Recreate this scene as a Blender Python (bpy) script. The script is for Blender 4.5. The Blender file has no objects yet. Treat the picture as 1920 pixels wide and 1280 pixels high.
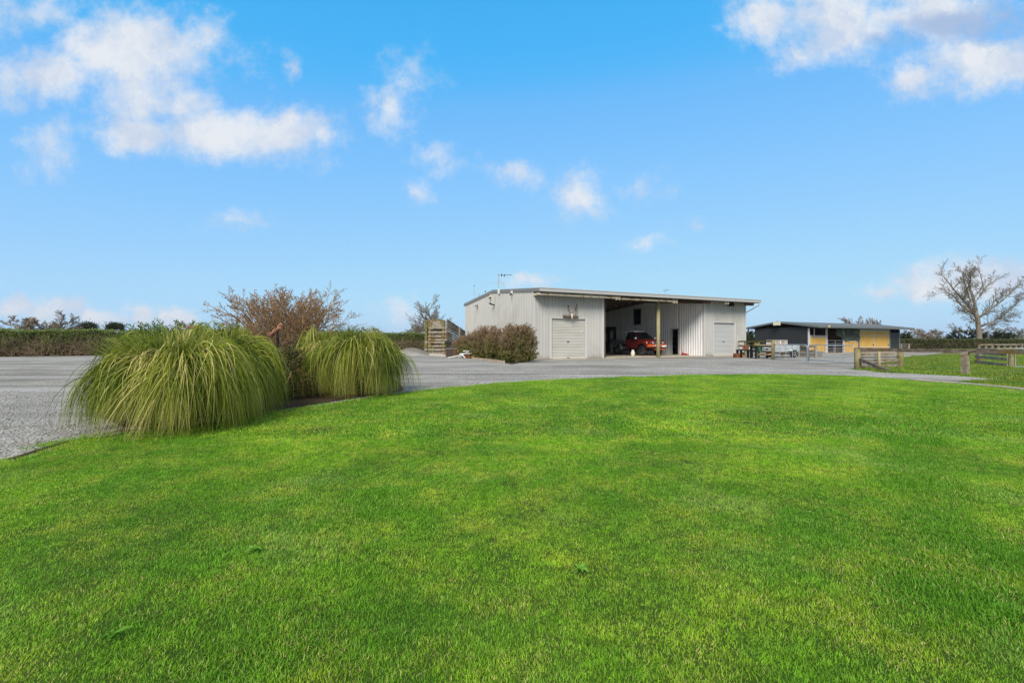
import bpy, math, random
import numpy as np
from mathutils import Vector, Matrix

SC = bpy.context.scene
COL = SC.collection
R = math.radians
F, H = 853.33, 1.2            # focal length in photo pixels, eye height (m); horizon at photo row 640

# ---------------------------------------------------------------- camera
cam = bpy.data.cameras.new('camera')
cam.lens, cam.sensor_width = 16.0, 36.0
cam.clip_start, cam.clip_end = 0.1, 20000
camo = bpy.data.objects.new('camera', cam)
camo.location = (0, 0, H)
camo.rotation_euler = (R(90), 0, 0)
COL.objects.link(camo)
SC.camera = camo

# ---------------------------------------------------------------- sky
SUN_DIR = Vector((-0.21, -0.76, 0.62)).normalized()
SUN_EL = math.asin(SUN_DIR.z)
SUN_ROT = math.atan2(SUN_DIR.x, SUN_DIR.y)
wd = bpy.data.worlds.new('World')
SC.world = wd
wd.use_nodes = True
NT = wd.node_tree
NT.nodes.clear()


def nd(tree, typ, **kw):
    n = tree.nodes.new(typ)
    for k, v in kw.items():
        setattr(n, k, v)
    return n


def sock(tree, inp, val):
    if hasattr(val, 'is_output'):
        tree.links.new(val, inp)
    else:
        inp.default_value = val


def mth(tree, op, a, b=0.0, clamp=False):
    n = nd(tree, 'ShaderNodeMath', operation=op, use_clamp=clamp)
    sock(tree, n.inputs[0], a)
    sock(tree, n.inputs[1], b)
    return n.outputs[0]


def smooth(tree, v, lo, hi, a=0.0, b=1.0):
    n = nd(tree, 'ShaderNodeMapRange', interpolation_type='SMOOTHSTEP')
    sock(tree, n.inputs[0], v)
    for i, x in enumerate((lo, hi, a, b)):
        sock(tree, n.inputs[i + 1], x)
    return n.outputs[0]


def mixc(tree, fac, a, b, bt='MIX'):
    n = nd(tree, 'ShaderNodeMix', data_type='RGBA', blend_type=bt)
    sock(tree, n.inputs[0], fac)
    sock(tree, n.inputs[6], a)
    sock(tree, n.inputs[7], b)
    return n.outputs[2]


def noise(tree, vec, scale, detail=4, rough=0.55, dist=0.0):
    n = nd(tree, 'ShaderNodeTexNoise')
    if vec is not None:
        tree.links.new(vec, n.inputs['Vector'])
    n.inputs['Scale'].default_value = scale
    n.inputs['Detail'].default_value = detail
    n.inputs['Roughness'].default_value = rough
    n.inputs['Distortion'].default_value = dist
    return n


def build_sky():
    t = NT
    out = nd(t, 'ShaderNodeOutputWorld')
    bg = nd(t, 'ShaderNodeBackground')
    bg.inputs['Strength'].default_value = 0.12
    t.links.new(bg.outputs[0], out.inputs[0])
    sky = nd(t, 'ShaderNodeTexSky', sky_type='NISHITA', sun_disc=False)
    sky.sun_elevation, sky.sun_rotation = SUN_EL, SUN_ROT
    sky.air_density, sky.dust_density, sky.ozone_density = 1.0, 0.35, 2.0
    # response of the camera that took the picture, the same for the whole sky
    k = nd(t, 'ShaderNodeVectorMath', operation='SCALE')
    t.links.new(sky.outputs[0], k.inputs[0])
    k.inputs['Scale'].default_value = 0.12
    hs = nd(t, 'ShaderNodeRGBCurve')
    t.links.new(k.outputs[0], hs.inputs['Color'])
    for ci, pts in enumerate(SKY_CURVES):
        c = hs.mapping.curves[ci]
        for i, (x, y) in enumerate(pts):
            if i < 2:
                c.points[0 if i == 0 else 1].location = (x, y)
            else:
                c.points.new(x, y)
    hs.mapping.update()
    k2 = nd(t, 'ShaderNodeVectorMath', operation='SCALE')
    t.links.new(hs.outputs[0], k2.inputs[0])
    k2.inputs['Scale'].default_value = 1 / 0.12
    hs = k2
    tc = nd(t, 'ShaderNodeTexCoord')
    sp = nd(t, 'ShaderNodeSeparateXYZ')
    t.links.new(tc.outputs['Generated'], sp.inputs[0])
    X, Y, Z = sp.outputs
    yy = mth(t, 'MAXIMUM', Y, 0.08)
    cb = nd(t, 'ShaderNodeCombineXYZ')
    t.links.new(mth(t, 'DIVIDE', X, yy), cb.inputs[0])
    t.links.new(mth(t, 'DIVIDE', Z, yy), cb.inputs[1])
    uv = cb.outputs[0]
    front = smooth(t, Y, 0.1, 0.25)
    # ragged outlines: warp the direction by noise before the cloud shapes are read
    w1 = noise(t, uv, 7.0, 6, 0.65)
    va = nd(t, 'ShaderNodeVectorMath', operation='SUBTRACT')
    t.links.new(w1.outputs['Color'], va.inputs[0])
    va.inputs[1].default_value = (0.5, 0.5, 0.5)
    vb = nd(t, 'ShaderNodeVectorMath', operation='MULTIPLY_ADD')
    t.links.new(va.outputs[0], vb.inputs[0])
    vb.inputs[1].default_value = (0.16, 0.11, 0.0)
    t.links.new(uv, vb.inputs[2])
    puv = vb.outputs[0]

    def blobs(lst):
        acc = None
        for px, py, rx, ry, wgt in lst:
            s = nd(t, 'ShaderNodeVectorMath', operation='MULTIPLY_ADD')
            t.links.new(puv, s.inputs[0])
            ix, iy = F / rx, F / ry
            s.inputs[1].default_value = (ix, iy, 0)
            s.inputs[2].default_value = (-(px - 960) / F * ix, -(640 - py) / F * iy, 0)
            l = nd(t, 'ShaderNodeVectorMath', operation='LENGTH')
            t.links.new(s.outputs[0], l.inputs[0])
            m = mth(t, 'MULTIPLY_ADD', l.outputs['Value'], -wgt)
            m.node.inputs[2].default_value = wgt
            acc = m if acc is None else mth(t, 'MAXIMUM', acc, m)
        return acc
    A = blobs(CLOUDS)
    n1 = noise(t, uv, 10.0, 9, 0.66)
    n2 = noise(t, puv, 7.0, 5, 0.6)
    dens = mth(t, 'ADD', A, mth(t, 'MULTIPLY', mth(t, 'SUBTRACT', n1.outputs[0], 0.5), 2.2))
    a_view = mth(t, 'MULTIPLY', smooth(t, dens, -0.25, 0.85), front)
    # denser cloud added over the unseen rest of the sky, to whiten its light
    zz = mth(t, 'MAXIMUM', Z, 0.12)
    cb2 = nd(t, 'ShaderNodeCombineXYZ')
    t.links.new(mth(t, 'DIVIDE', X, zz), cb2.inputs[0])
    t.links.new(mth(t, 'DIVIDE', Y, zz), cb2.inputs[1])
    n3 = noise(t, cb2.outputs[0], 1.1, 6, 0.55)
    a_rest = smooth(t, n3.outputs[0], 0.36, 0.56)
    absu = mth(t, 'ABSOLUTE', mth(t, 'DIVIDE', X, yy))
    outm = mth(t, 'MAXIMUM', smooth(t, absu, 1.2, 1.7), smooth(t, mth(t, 'DIVIDE', Z, yy), 0.8, 1.15))
    outm = mth(t, 'MAXIMUM', outm, mth(t, 'SUBTRACT', 1.0, front))
    alpha = mth(t, 'MAXIMUM', mth(t, 'MULTIPLY', a_view, 0.93), mth(t, 'MULTIPLY', a_rest, mth(t, 'MULTIPLY', outm, 0.9)))
    D = blobs(DARKS)
    dk = mth(t, 'MULTIPLY', smooth(t, D, -0.1, 0.7), front)
    white = mixc(t, smooth(t, n2.outputs[0], 0.35, 0.62), (5.0, 5.7, 6.9, 1), (7.2, 7.3, 7.5, 1))
    white = mixc(t, mth(t, 'MULTIPLY', dk, 0.85), white, (3.0, 4.0, 6.0, 1))
    t.links.new(mixc(t, alpha, hs.outputs[0], white), bg.inputs['Color'])


SKY_CURVES = [[(0, 0), (1, 0.50), (0.10, 0.05), (0.125, 0.075), (0.155, 0.165), (0.36, 0.345), (0.7, 0.45)],
              [(0, 0), (1, 0.77), (0.156, 0.385), (0.2, 0.452), (0.546, 0.665)],
              [(0, 0), (1, 0.98), (0.333, 0.90), (0.4, 0.955), (0.84, 1.0)]]
CLOUDS = [  # photo column, row, half-width, half-height of each cloud mass, weight
    (250, 95, 185, 85, 1.1), (100, 135, 140, 60, 0.95), (300, 185, 150, 75, 0.8), (260, 245, 110, 45, 1.0), (400, 240, 180, 60, 1.15),
    (520, 252, 115, 58, 1.1), (600, 258, 60, 40, 0.55), (60, 25, 110, 45, 0.55), (20, 150, 50, 60, 0.6),
    (735, 200, 48, 60, 0.5), (770, 160, 40, 45, 0.3), (540, 122, 22, 24, 0.5), (830, 287, 40, 24, 0.32),
    (780, 358, 28, 20, 0.34), (980, 325, 60, 30, 0.5), (1090, 362, 70, 46, 0.48), (1180, 348, 45, 26, 0.34),
    (1295, 427, 24, 15, 0.62), (1215, 457, 34, 16, 0.4), (450, 415, 55, 20, 0.34), (100, 270, 60, 50, 0.6),
    (1430, 30, 90, 50, 0.85), (1570, 35, 150, 85, 1.1), (1500, 100, 60, 40, 0.75), (1740, 30, 210, 75, 1.0),
    (1850, 115, 180, 70, 1.1), (1700, 150, 60, 45, 0.8), (1840, 525, 150, 52, 1.05), (1740, 535, 70, 42, 1.0), (1660, 546, 60, 16, 0.5),
    (25, 571, 38, 24, 1.3), (100, 580, 65, 26, 1.25), (180, 596, 90, 20, 0.8), (265, 590, 30, 26, 1.3), (335, 598, 60, 30, 1.3),
    (1000, 529, 70, 13, 0.6), (755, 577, 45, 34, 0.6)]
DARKS = [(1800, 45, 150, 40, 1.0), (1690, 75, 90, 25, 0.9), (1900, 30, 90, 50, 1.0)]
build_sky()

sl = bpy.data.lights.new('sun', 'SUN')
sl.energy, sl.angle, sl.color = 4.2, R(24), (1.0, 0.93, 0.82)
slo = bpy.data.objects.new('sun', sl)
slo.rotation_euler = SUN_DIR.to_track_quat('Z', 'Y').to_euler()
slo.location = (-20, -30, 40)
COL.objects.link(slo)
vs = SC.view_settings
vs.view_transform, vs.look, vs.exposure, vs.gamma = 'Standard', 'None', 0.0, 1.0
SC.cycles.use_denoising = True
SC.cycles.denoiser = 'OPENIMAGEDENOISE'
SC.cycles.denoising_input_passes = 'RGB_ALBEDO_NORMAL'
SC.cycles.denoising_prefilter = 'NONE'
SC.cycles.max_bounces = 6
SC.cycles.diffuse_bounces = 5
SC.cycles.transparent_max_bounces = 8
wd.cycles.sampling_method = 'MANUAL'
wd.cycles.sample_map_resolution = 512
LAWN_COLS = [(0.275, 0.52, 0.022), (0.145, 0.37, 0.018), (0.47, 0.60, 0.04), (0.58, 0.50, 0.19)]

# ---------------------------------------------------------------- helpers
RNG = np.random.default_rng(7)
rnd = random.Random(11)
ROOTM = {}


def G(px, py, z=0.0):
    """ground point (height z) under a photo pixel"""
    y = F * (H - z) / (py - 640.0)
    return Vector(((px - 960) / F * y, y, z))


def AT(px, py, y):
    """point at depth y on the line of sight of a photo pixel"""
    return Vector(((px - 960) / F * y, y, H + (640 - py) / F * y))


def principled(m):
    return m.node_tree.nodes['Principled BSDF']


def mat(name, c, rough=0.8, metal=0.0, spec=0.3):
    m = bpy.data.materials.new(name)
    m.use_nodes = True
    b = principled(m)
    b.inputs['Base Color'].default_value = (*c, 1)
    b.inputs['Roughness'].default_value = rough
    b.inputs['Metallic'].default_value = metal
    b.inputs['Specular IOR Level'].default_value = spec
    return m


def ncoord(t, which='Object', scale=(1, 1, 1)):
    tc = nd(t, 'ShaderNodeTexCoord')
    mp = nd(t, 'ShaderNodeMapping')
    mp.inputs['Scale'].default_value = scale
    t.links.new(tc.outputs[which], mp.inputs['Vector'])
    return mp.outputs[0]


def wpos(t):
    return nd(t, 'ShaderNodeNewGeometry').outputs['Position']


def bump(t, height, strength, dist=0.01):
    b = nd(t, 'ShaderNodeBump')
    b.inputs['Strength'].default_value = strength
    b.inputs['Distance'].default_value = dist
    t.links.new(height, b.inputs['Height'])
    return b.outputs[0]


def mat_noise(name, cols, scale=(1, 1, 1), freq=4.0, rough=0.8, metal=0.0, spec=0.3, bmp=0.0, lo=0.35, hi=0.65, stain=None, world=False):
    """two-colour noise, and a larger scale stain of a third colour"""
    m = mat(name, cols[0], rough, metal, spec)
    t = m.node_tree
    b = principled(m)
    v = wpos(t) if world else ncoord(t, 'Object', scale)
    n = noise(t, v, freq, 6, 0.6)
    c = mixc(t, smooth(t, n.outputs[0], lo, hi), (*cols[0], 1), (*cols[1], 1))
    if len(cols) > 2:
        n2 = noise(t, wpos(t), stain or 1.5, 4, 0.6)
        c = mixc(t, smooth(t, n2.outputs[0], 0.5, 0.68), c, (*cols[2], 1))
    t.links.new(c, b.inputs['Base Color'])
    if bmp:
        t.links.new(bump(t, n.outputs[0], bmp), b.inputs['Normal'])
    return m


def mat_leaf(name, cols, trans=0.25, world_freq=0.6, rough=0.6):
    """leaf colour from a per-face random value and a slow change over the plant"""
    m = mat(name, cols[0], rough, 0, 0.25)
    t = m.node_tree
    b = principled(m)
    at = nd(t, 'ShaderNodeAttribute', attribute_name='rnd')
    rp = nd(t, 'ShaderNodeValToRGB')
    el = rp.color_ramp.elements
    el[0].position, el[1].position = 0.0, 1.0
    el[0].color, el[1].color = (*cols[0], 1), (*cols[-1], 1)
    for i, c in enumerate(cols[1:-1]):
        e = el.new((i + 1) / (len(cols) - 1))
        e.color = (*c, 1)
    n = noise(t, wpos(t), world_freq, 3, 0.5)
    f = mth(t, 'ADD', at.outputs['Fac'], mth(t, 'MULTIPLY', mth(t, 'SUBTRACT', n.outputs[0], 0.5), 0.9))
    t.links.new(f, rp.inputs[0])
    t.links.new(rp.outputs[0], b.inputs['Base Color'])
    if trans:
        tr = nd(t, 'ShaderNodeBsdfTranslucent')
        t.links.new(rp.outputs[0], tr.inputs[0])
        mx = nd(t, 'ShaderNodeMixShader')
        mx.inputs[0].default_value = trans
        t.links.new(b.outputs[0], mx.inputs[1])
        t.links.new(tr.outputs[0], mx.inputs[2])
        t.links.new(mx.outputs[0], t.nodes['Material Output'].inputs[0])
    return m


def tag(o, label=None, cat=None, group=None, kind=None):
    for k, v in (('label', label), ('category', cat), ('group', group), ('kind', kind)):
        if v:
            o[k] = v
    return o


def thing(name, label, cat, loc=(0, 0, 0), rz=0.0, group=None):
    o = bpy.data.objects.new(name, None)
    o.location, o.rotation_euler = loc, (0, 0, rz)
    o.empty_display_size = 0.2
    COL.objects.link(o)
    ROOTM[o.name] = Matrix.Translation(Vector(loc)) @ Matrix.Rotation(rz, 4, 'Z')
    return tag(o, label, cat, group)


def root_matrix(o):
    while o is not None:
        if o.name in ROOTM:
            return ROOTM[o.name]
        o = o.parent
    return Matrix.Identity(4)


def link(name, me, parent=None):
    o = bpy.data.objects.new(name, me)
    COL.objects.link(o)
    if parent is not None:
        o.parent = parent
    return o


def fast_mesh(name, V, Fc, m, parent=None, rnd_face=None, smooth_sh=False, world=False):
    """mesh from numpy arrays; Fc is n x 3 or n x 4"""
    V = np.asarray(V, dtype=np.float32).reshape(-1, 3)
    if world and parent is not None:
        M = np.array(root_matrix(parent).inverted())
        V = V @ M[:3, :3].T + M[:3, 3]
    Fc = np.asarray(Fc, dtype=np.int32)
    k = Fc.shape[1]
    me = bpy.data.meshes.new(name)
    me.vertices.add(len(V))
    me.vertices.foreach_set('co', V.astype(np.float32).ravel())
    me.loops.add(Fc.size)
    me.loops.foreach_set('vertex_index', Fc.ravel())
    me.polygons.add(len(Fc))
    me.polygons.foreach_set('loop_start', np.arange(0, Fc.size, k, dtype=np.int32))
    me.polygons.foreach_set('loop_total', np.full(len(Fc), k, dtype=np.int32))
    if smooth_sh:
        me.polygons.foreach_set('use_smooth', np.ones(len(Fc), dtype=bool))
    if rnd_face is not None:
        a = me.attributes.new('rnd', 'FLOAT', 'FACE')
        a.data.foreach_set('value', np.asarray(rnd_face, dtype=np.float32))
    me.update(calc_edges=True)
    me.materials.append(m)
    return link(name, me, parent)


class MB:
    """collects faces for ONE part"""

    def __init__(s):
        s.v, s.f = [], []

    def add(s, vs_, fs):
        n = len(s.v)
        s.v += [Vector(p) for p in vs_]
        s.f += [tuple(n + i for i in f) for f in fs]
        return s

    def hexa(s, p):
        return s.add(p, [(0, 3, 2, 1), (4, 5, 6, 7), (0, 1, 5, 4), (1, 2, 6, 5), (2, 3, 7, 6), (3, 0, 4, 7)])

    def box(s, c, d, rz=0.0):
        a, b, h = d[0] / 2, d[1] / 2, d[2] / 2
        cs, sn = math.cos(rz), math.sin(rz)
        q = []
        for z in (-h, h):
            for x, y in ((-a, -b), (a, -b), (a, b), (-a, b)):
                q.append((c[0] + x * cs - y * sn, c[1] + x * sn + y * cs, c[2] + z))
        return s.hexa(q)

    def bx(s, x0, x1, y0, y1, z0, z1):
        return s.box(((x0 + x1) / 2, (y0 + y1) / 2, (z0 + z1) / 2), (abs(x1 - x0), abs(y1 - y0), abs(z1 - z0)))

    def beam(s, p0, p1, w, h, up=(0, 0, 1)):
        """bar from p0 to p1, w wide across, h along up"""
        p0, p1 = Vector(p0), Vector(p1)
        d = (p1 - p0).normalized()
        u = Vector(up)
        sd = d.cross(u)
        if sd.length < 1e-4:
            sd = d.cross(Vector((0, 1, 0)))
        sd.normalize()
        u = sd.cross(d).normalized()
        q = []
        for p in (p0, p1):
            q += [p - sd * w / 2 - u * h / 2, p + sd * w / 2 - u * h / 2, p + sd * w / 2 + u * h / 2, p - sd * w / 2 + u * h / 2]
        return s.hexa(q)

    def tube(s, pts, rad, n=8, cap=True):
        pts = [Vector(p) for p in pts]
        if not hasattr(rad, '__len__'):
            rad = [rad] * len(pts)
        base = len(s.v)
        pu = None
        for i, p in enumerate(pts):
            d = (pts[min(i + 1, len(pts) - 1)] - pts[max(i - 1, 0)]).normalized()
            u = pu if pu is not None else (Vector((0, 0, 1)) if abs(d.z) < 0.9 else Vector((1, 0, 0)))
            sd = d.cross(u).normalized()
            u = sd.cross(d).normalized()
            pu = u
            for k in range(n):
                a = 2 * math.pi * k / n
                s.v.append(p + (sd * math.cos(a) + u * math.sin(a)) * rad[i])
        for i in range(len(pts) - 1):
            for k in range(n):
                a, b = base + i * n + k, base + i * n + (k + 1) % n
                s.f.append((a, b, b + n, a + n))
        if cap:
            s.f.append(tuple(base + k for k in range(n))[::-1])
            s.f.append(tuple(base + (len(pts) - 1) * n + k for k in range(n)))
        return s

    def lathe(s, prof, c=(0, 0, 0), n=20, axis='Z'):
        base = len(s.v)
        for r, h in prof:
            for k in range(n):
                a = 2 * math.pi * k / n
                x, y = r * math.cos(a), r * math.sin(a)
                p = {'Z': (x, y, h), 'Y': (x, h, y), 'X': (h, x, y)}[axis]
                s.v.append(Vector(c) + Vector(p))
        for i in range(len(prof) - 1):
            for k in range(n):
                a, b = base + i * n + k, base + i * n + (k + 1) % n
                s.f.append((a, b, b + n, a + n))
        s.f.append(tuple(base + k for k in range(n)))
        s.f.append(tuple(base + (len(prof) - 1) * n + k for k in range(n)))
        return s

    def prism(s, poly, y0, y1, axis='Y', inset=0.0):
        """polygon (x, z) extruded along y"""
        n = len(poly)
        base = len(s.v)
        for y in (y0, y1):
            for x, z in poly:
                s.v.append(Vector((x, y, z)) if axis == 'Y' else Vector((y, x, z)))
        s.f.append(tuple(base + i for i in range(n)))
        s.f.append(tuple(base + n + i for i in range(n))[::-1])
        for i in range(n):
            j = (i + 1) % n
            s.f.append((base + i, base + n + i, base + n + j, base + j))
        return s

    def corr(s, p0, u, L, zlo, zhi, nrm, pitch=0.25, depth=0.042, rib=0.055):
        """ribbed steel sheet: runs from p0 along u for L, from height zlo(a) to zhi(a), ribs stand out along nrm"""
        p0, u, nrm = Vector(p0), Vector(u), Vector(nrm)
        zl = zlo if callable(zlo) else (lambda a: zlo)
        zh = zhi if callable(zhi) else (lambda a: zhi)
        cols = [(0.0, 0.0)]
        a = pitch * 0.35
        while a < L - rib * 1.6:
            cols += [(a, 0.0), (a + rib * 0.35, depth), (a + rib * 1.15, depth), (a + rib * 1.5, 0.0)]
            a += pitch
        cols.append((L, 0.0))
        base = len(s.v)
        for a, d in cols:
            p = p0 + u * a + nrm * d
            s.v += [Vector((p.x, p.y, zl(a))), Vector((p.x, p.y, zh(a)))]
        for i in range(len(cols) - 1):
            q = base + 2 * i
            s.f.append((q, q + 2, q + 3, q + 1))
        return s

    def build(s, name, m, parent=None, world=False, smooth_sh=False, bevel=0.0, auto=False):
        me = bpy.data.meshes.new(name)
        vv = s.v
        if world and parent is not None:
            M = root_matrix(parent).inverted()
            vv = [M @ p for p in vv]
        me.from_pydata([tuple(p) for p in vv], [], s.f)
        me.update()
        if smooth_sh:
            me.polygons.foreach_set('use_smooth', np.ones(len(me.polygons), dtype=bool))
        me.materials.append(m)
        o = link(name, me, parent)
        if bevel:
            md = o.modifiers.new('bevel', 'BEVEL')
            md.width, md.segments, md.limit_method, md.angle_limit = bevel, 2, 'ANGLE', R(35)
        return o


def sheet(name, poly, z, m, kind='structure', bulge=None):
    """flat polygon on the ground"""
    me = bpy.data.meshes.new(name)
    me.from_pydata([(p[0], p[1], z) for p in poly], [], [tuple(range(len(poly)))])
    me.update()
    if me.polygons[0].normal.z < 0:
        me.flip_normals()
    me.materials.append(m)
    return tag(link(name, me), kind=kind)


def inside(P, poly):
    """which of the points P (n x 2) lie in poly"""
    x, y = P[:, 0], P[:, 1]
    r = np.zeros(len(P), bool)
    n = len(poly)
    for i in range(n):
        x0, y0 = poly[i][0], poly[i][1]
        x1, y1 = poly[(i + 1) % n][0], poly[(i + 1) % n][1]
        c = ((y0 > y) != (y1 > y)) & (x < (x1 - x0) * (y - y0) / (y1 - y0 + 1e-12) + x0)
        r ^= c
    return r


def spline(pts, n=8):
    """Catmull-Rom through 2-D points"""
    P = [Vector((p[0], p[1])) for p in pts]
    out = []
    for i in range(len(P) - 1):
        a, b, c, d = P[max(i - 1, 0)], P[i], P[i + 1], P[min(i + 2, len(P) - 1)]
        for k in range(n):
            t = k / n
            out.append(0.5 * ((2 * b) + (c - a) * t + (2 * a - 5 * b + 4 * c - d) * t * t + (3 * b - a - 3 * c + d) * t ** 3))
    out.append(P[-1])
    return [(p.x, p.y) for p in out]


def unit(v):
    return v / (np.linalg.norm(v, axis=-1, keepdims=True) + 1e-9)


def leaves(name, P, D, L, Wd, m, parent, rv=None, world=True):
    """one diamond-shaped leaf per row: P base point, D direction, L length, Wd width"""
    n = len(P)
    D = unit(np.asarray(D, float))
    S = unit(np.cross(D, RNG.normal(size=(n, 3))))
    L = np.broadcast_to(np.asarray(L, float), (n,))[:, None]
    Wd = np.broadcast_to(np.asarray(Wd, float), (n,))[:, None]
    mid = P + D * L * 0.45
    V = np.stack([P, mid + S * Wd / 2, P + D * L, mid - S * Wd / 2], axis=1).reshape(-1, 3)
    Fc = np.arange(4 * n).reshape(n, 4)
    return fast_mesh(name, V, Fc, m, parent, RNG.random(n) if rv is None else rv, world=world)


def ribbons(name, C, Wd, m, parent, rv, side=None, world=True):
    """grass blades: C is n x k x 3 centre lines, Wd n x k widths"""
    n, k, _ = C.shape
    T = np.gradient(C, axis=1)
    if side is None:
        side = unit(np.cross(T, RNG.normal(size=(n, 1, 3))))
    A = C + side * Wd[..., None] / 2
    B = C - side * Wd[..., None] / 2
    V = np.stack([A, B], axis=2).reshape(-1, 3)
    b = (np.arange(n) * 2 * k)[:, None] + (np.arange(k - 1) * 2)[None, :]
    Fc = np.stack([b, b + 1, b + 3, b + 2], axis=-1).reshape(-1, 4)
    return fast_mesh(name, V, Fc, m, parent, np.repeat(rv, k - 1), world=world)


def sticks(name, segs, m, parent, n=4, world=True, smooth_sh=True):
    """tapered limbs: segs rows are p0(3) p1(3) r0 r1"""
    S = np.asarray(segs, float)
    p0, p1, r0, r1 = S[:, 0:3], S[:, 3:6], S[:, 6], S[:, 7]
    d = unit(p1 - p0)
    ref = np.where(np.abs(d[:, 2:3]) < 0.9, np.array([[0, 0, 1.0]]), np.array([[1.0, 0, 0]]))
    u = unit(np.cross(d, ref))
    w = np.cross(d, u)
    a = 2 * np.pi * np.arange(n) / n
    ring = u[:, None, :] * np.cos(a)[None, :, None] + w[:, None, :] * np.sin(a)[None, :, None]
    V = np.concatenate([p0[:, None, :] + ring * r0[:, None, None], (p1 + d * r1[:, None] * 0.5)[:, None, :] + ring * r1[:, None, None]], axis=1)
    N = len(S)
    b = (np.arange(N) * 2 * n)[:, None]
    k = np.arange(n)[None, :]
    k2 = (np.arange(n)[None, :] + 1) % n
    Fc = np.stack([b + k, b + k2, b + n + k2, b + n + k], axis=-1).reshape(-1, 4)
    return fast_mesh(name, V.reshape(-1, 3), Fc, m, parent, smooth_sh=smooth_sh, world=world)


def grow(seed, base, L, r, levels, nchild, ang, ratio, first=0.3, trop=0.08, wob=0.12, d0=(0, 0, 1), segs=(6, 5, 4, 3, 3)):
    """limbs of a bare tree as rows (p0, p1, r0, r1, level)"""
    rg = random.Random(seed)
    out = []

    def br(p, d, L, r, lev):
        n = segs[min(lev, len(segs) - 1)]
        pts = [p]
        rr = [r]
        dd = d.copy()
        for i in range(n):
            dd = (dd + Vector((rg.gauss(0, wob), rg.gauss(0, wob), rg.gauss(0, wob) + trop))).normalized()
            p = p + dd * (L / n)
            r1 = r * (1 - 0.72 * (i + 1) / n) if lev else r * (1 - 0.62 * (i + 1) / n)
            out.append((*pts[-1], *p, rr[-1], max(r1, 0.004), lev))
            pts.append(p)
            rr.append(max(r1, 0.004))
        if lev >= levels:
            return
        nc = nchild[lev]
        for c in range(nc):
            f = first + (1 - first) * (c + rg.random()) / nc if lev == 0 else 0.2 + 0.8 * (c + rg.random()) / nc
            f = min(f, 0.999)
            i = int(f * n)
            q = pts[i].lerp(pts[i + 1], f * n - i)
            dq = (pts[i + 1] - pts[i]).normalized()
            ax = dq.orthogonal().normalized()
            ax.rotate(Matrix.Rotation(2 * math.pi * (c * 0.382 + rg.random() * 0.3), 3, dq))
            a = ang[lev] * rg.uniform(0.7, 1.25)
            nd_ = dq.copy()
            nd_.rotate(Matrix.Rotation(a, 3, ax))
            br(q, nd_, L * ratio[lev] * rg.uniform(0.7, 1.15) * (1 - 0.35 * f), rr[i] * rg.uniform(0.5, 0.72), lev + 1)
    br(Vector(base), Vector(d0).normalized(), L, r, 0)
    return np.array(out)

# ---------------------------------------------------------------- materials
M = {}
M['steel'] = mat_noise('off_white_ribbed_steel', [(0.47, 0.462, 0.435), (0.44, 0.43, 0.405), (0.40, 0.385, 0.35)], (1, 1, 0.25), 1.5, 0.45, 0, 0.35, stain=0.35)


def add_splash(m):
    # mud splash along the foot of the walls and faint run marks
    t = m.node_tree
    b = principled(m)
    src = b.inputs['Base Color'].links[0].from_socket
    P = wpos(t)
    sp = nd(t, 'ShaderNodeSeparateXYZ')
    t.links.new(P, sp.inputs[0])
    n = noise(t, P, 3.5, 5, 0.65)
    h = mth(t, 'ADD', sp.outputs[2], mth(t, 'MULTIPLY', n.outputs[0], 0.5))
    c = mixc(t, smooth(t, h, 0.62, 0.26, 0.0, 0.6), src, (0.25, 0.21, 0.16, 1))
    mp = nd(t, 'ShaderNodeMapping')
    mp.inputs['Scale'].default_value = (3.2, 3.2, 0.12)
    t.links.new(P, mp.inputs['Vector'])
    r = noise(t, mp.outputs[0], 1.0, 4, 0.6)
    c = mixc(t, smooth(t, r.outputs[0], 0.55, 0.75, 0.0, 0.35), c, (0.30, 0.28, 0.24, 1))
    t.links.new(c, b.inputs['Base Color'])


add_splash(M['steel'])
M['steel_in'] = mat_noise('galvanised_ribbed_steel', [(0.84, 0.84, 0.84), (0.74, 0.74, 0.75)], (1, 1, 0.2), 2, 0.38, 0.15, 0.5)
M['trim'] = mat('pale_grey_flashing', (0.40, 0.40, 0.39), 0.5)
M['barge'] = mat('mid_grey_flashing', (0.19, 0.185, 0.175), 0.5)
M['white_trim'] = mat('off_white_flashing', (0.52, 0.51, 0.49), 0.45)
M['cream'] = mat_noise('cream_painted_rail', [(0.58, 0.52, 0.40), (0.48, 0.42, 0.30), (0.30, 0.18, 0.08)], (1, 1, 1), 3, 0.6, stain=3.0)
M['slat'] = mat_noise('cream_roller_slats', [(0.51, 0.495, 0.455), (0.46, 0.44, 0.395)], (0.4, 1, 2), 1.5, 0.45)
M['slat2'] = mat('white_roller_slats', (0.49, 0.49, 0.48), 0.45)
M['brown_frame'] = mat_noise('brown_timber_frame', [(0.11, 0.075, 0.055), (0.075, 0.05, 0.04)], (1, 1, 1), 3, 0.8)
M['roof_under'] = mat('dull_roof_underside', (0.30, 0.275, 0.27), 0.8)
M['purlin'] = mat_noise('roof_timber', [(0.26, 0.19, 0.15), (0.19, 0.14, 0.11)], (1, 1, 1), 3, 0.8)
M['dark'] = mat('dark_opening', (0.02, 0.02, 0.022), 0.6)
M['concrete'] = mat_noise('sandy_concrete', [(0.50, 0.44, 0.34), (0.42, 0.36, 0.27)], (1, 1, 1), 1.2, 0.9)
M['conc_edge'] = mat_noise('beige_concrete', [(0.42, 0.37, 0.29), (0.33, 0.28, 0.21)], (1, 1, 1), 6, 0.9, world=True)
M['black'] = mat('black_paint', (0.012, 0.012, 0.014), 0.45)
M['grey_metal'] = mat('galvanised_pipe', (0.46, 0.48, 0.49), 0.4, 0.6, 0.5)
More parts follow.
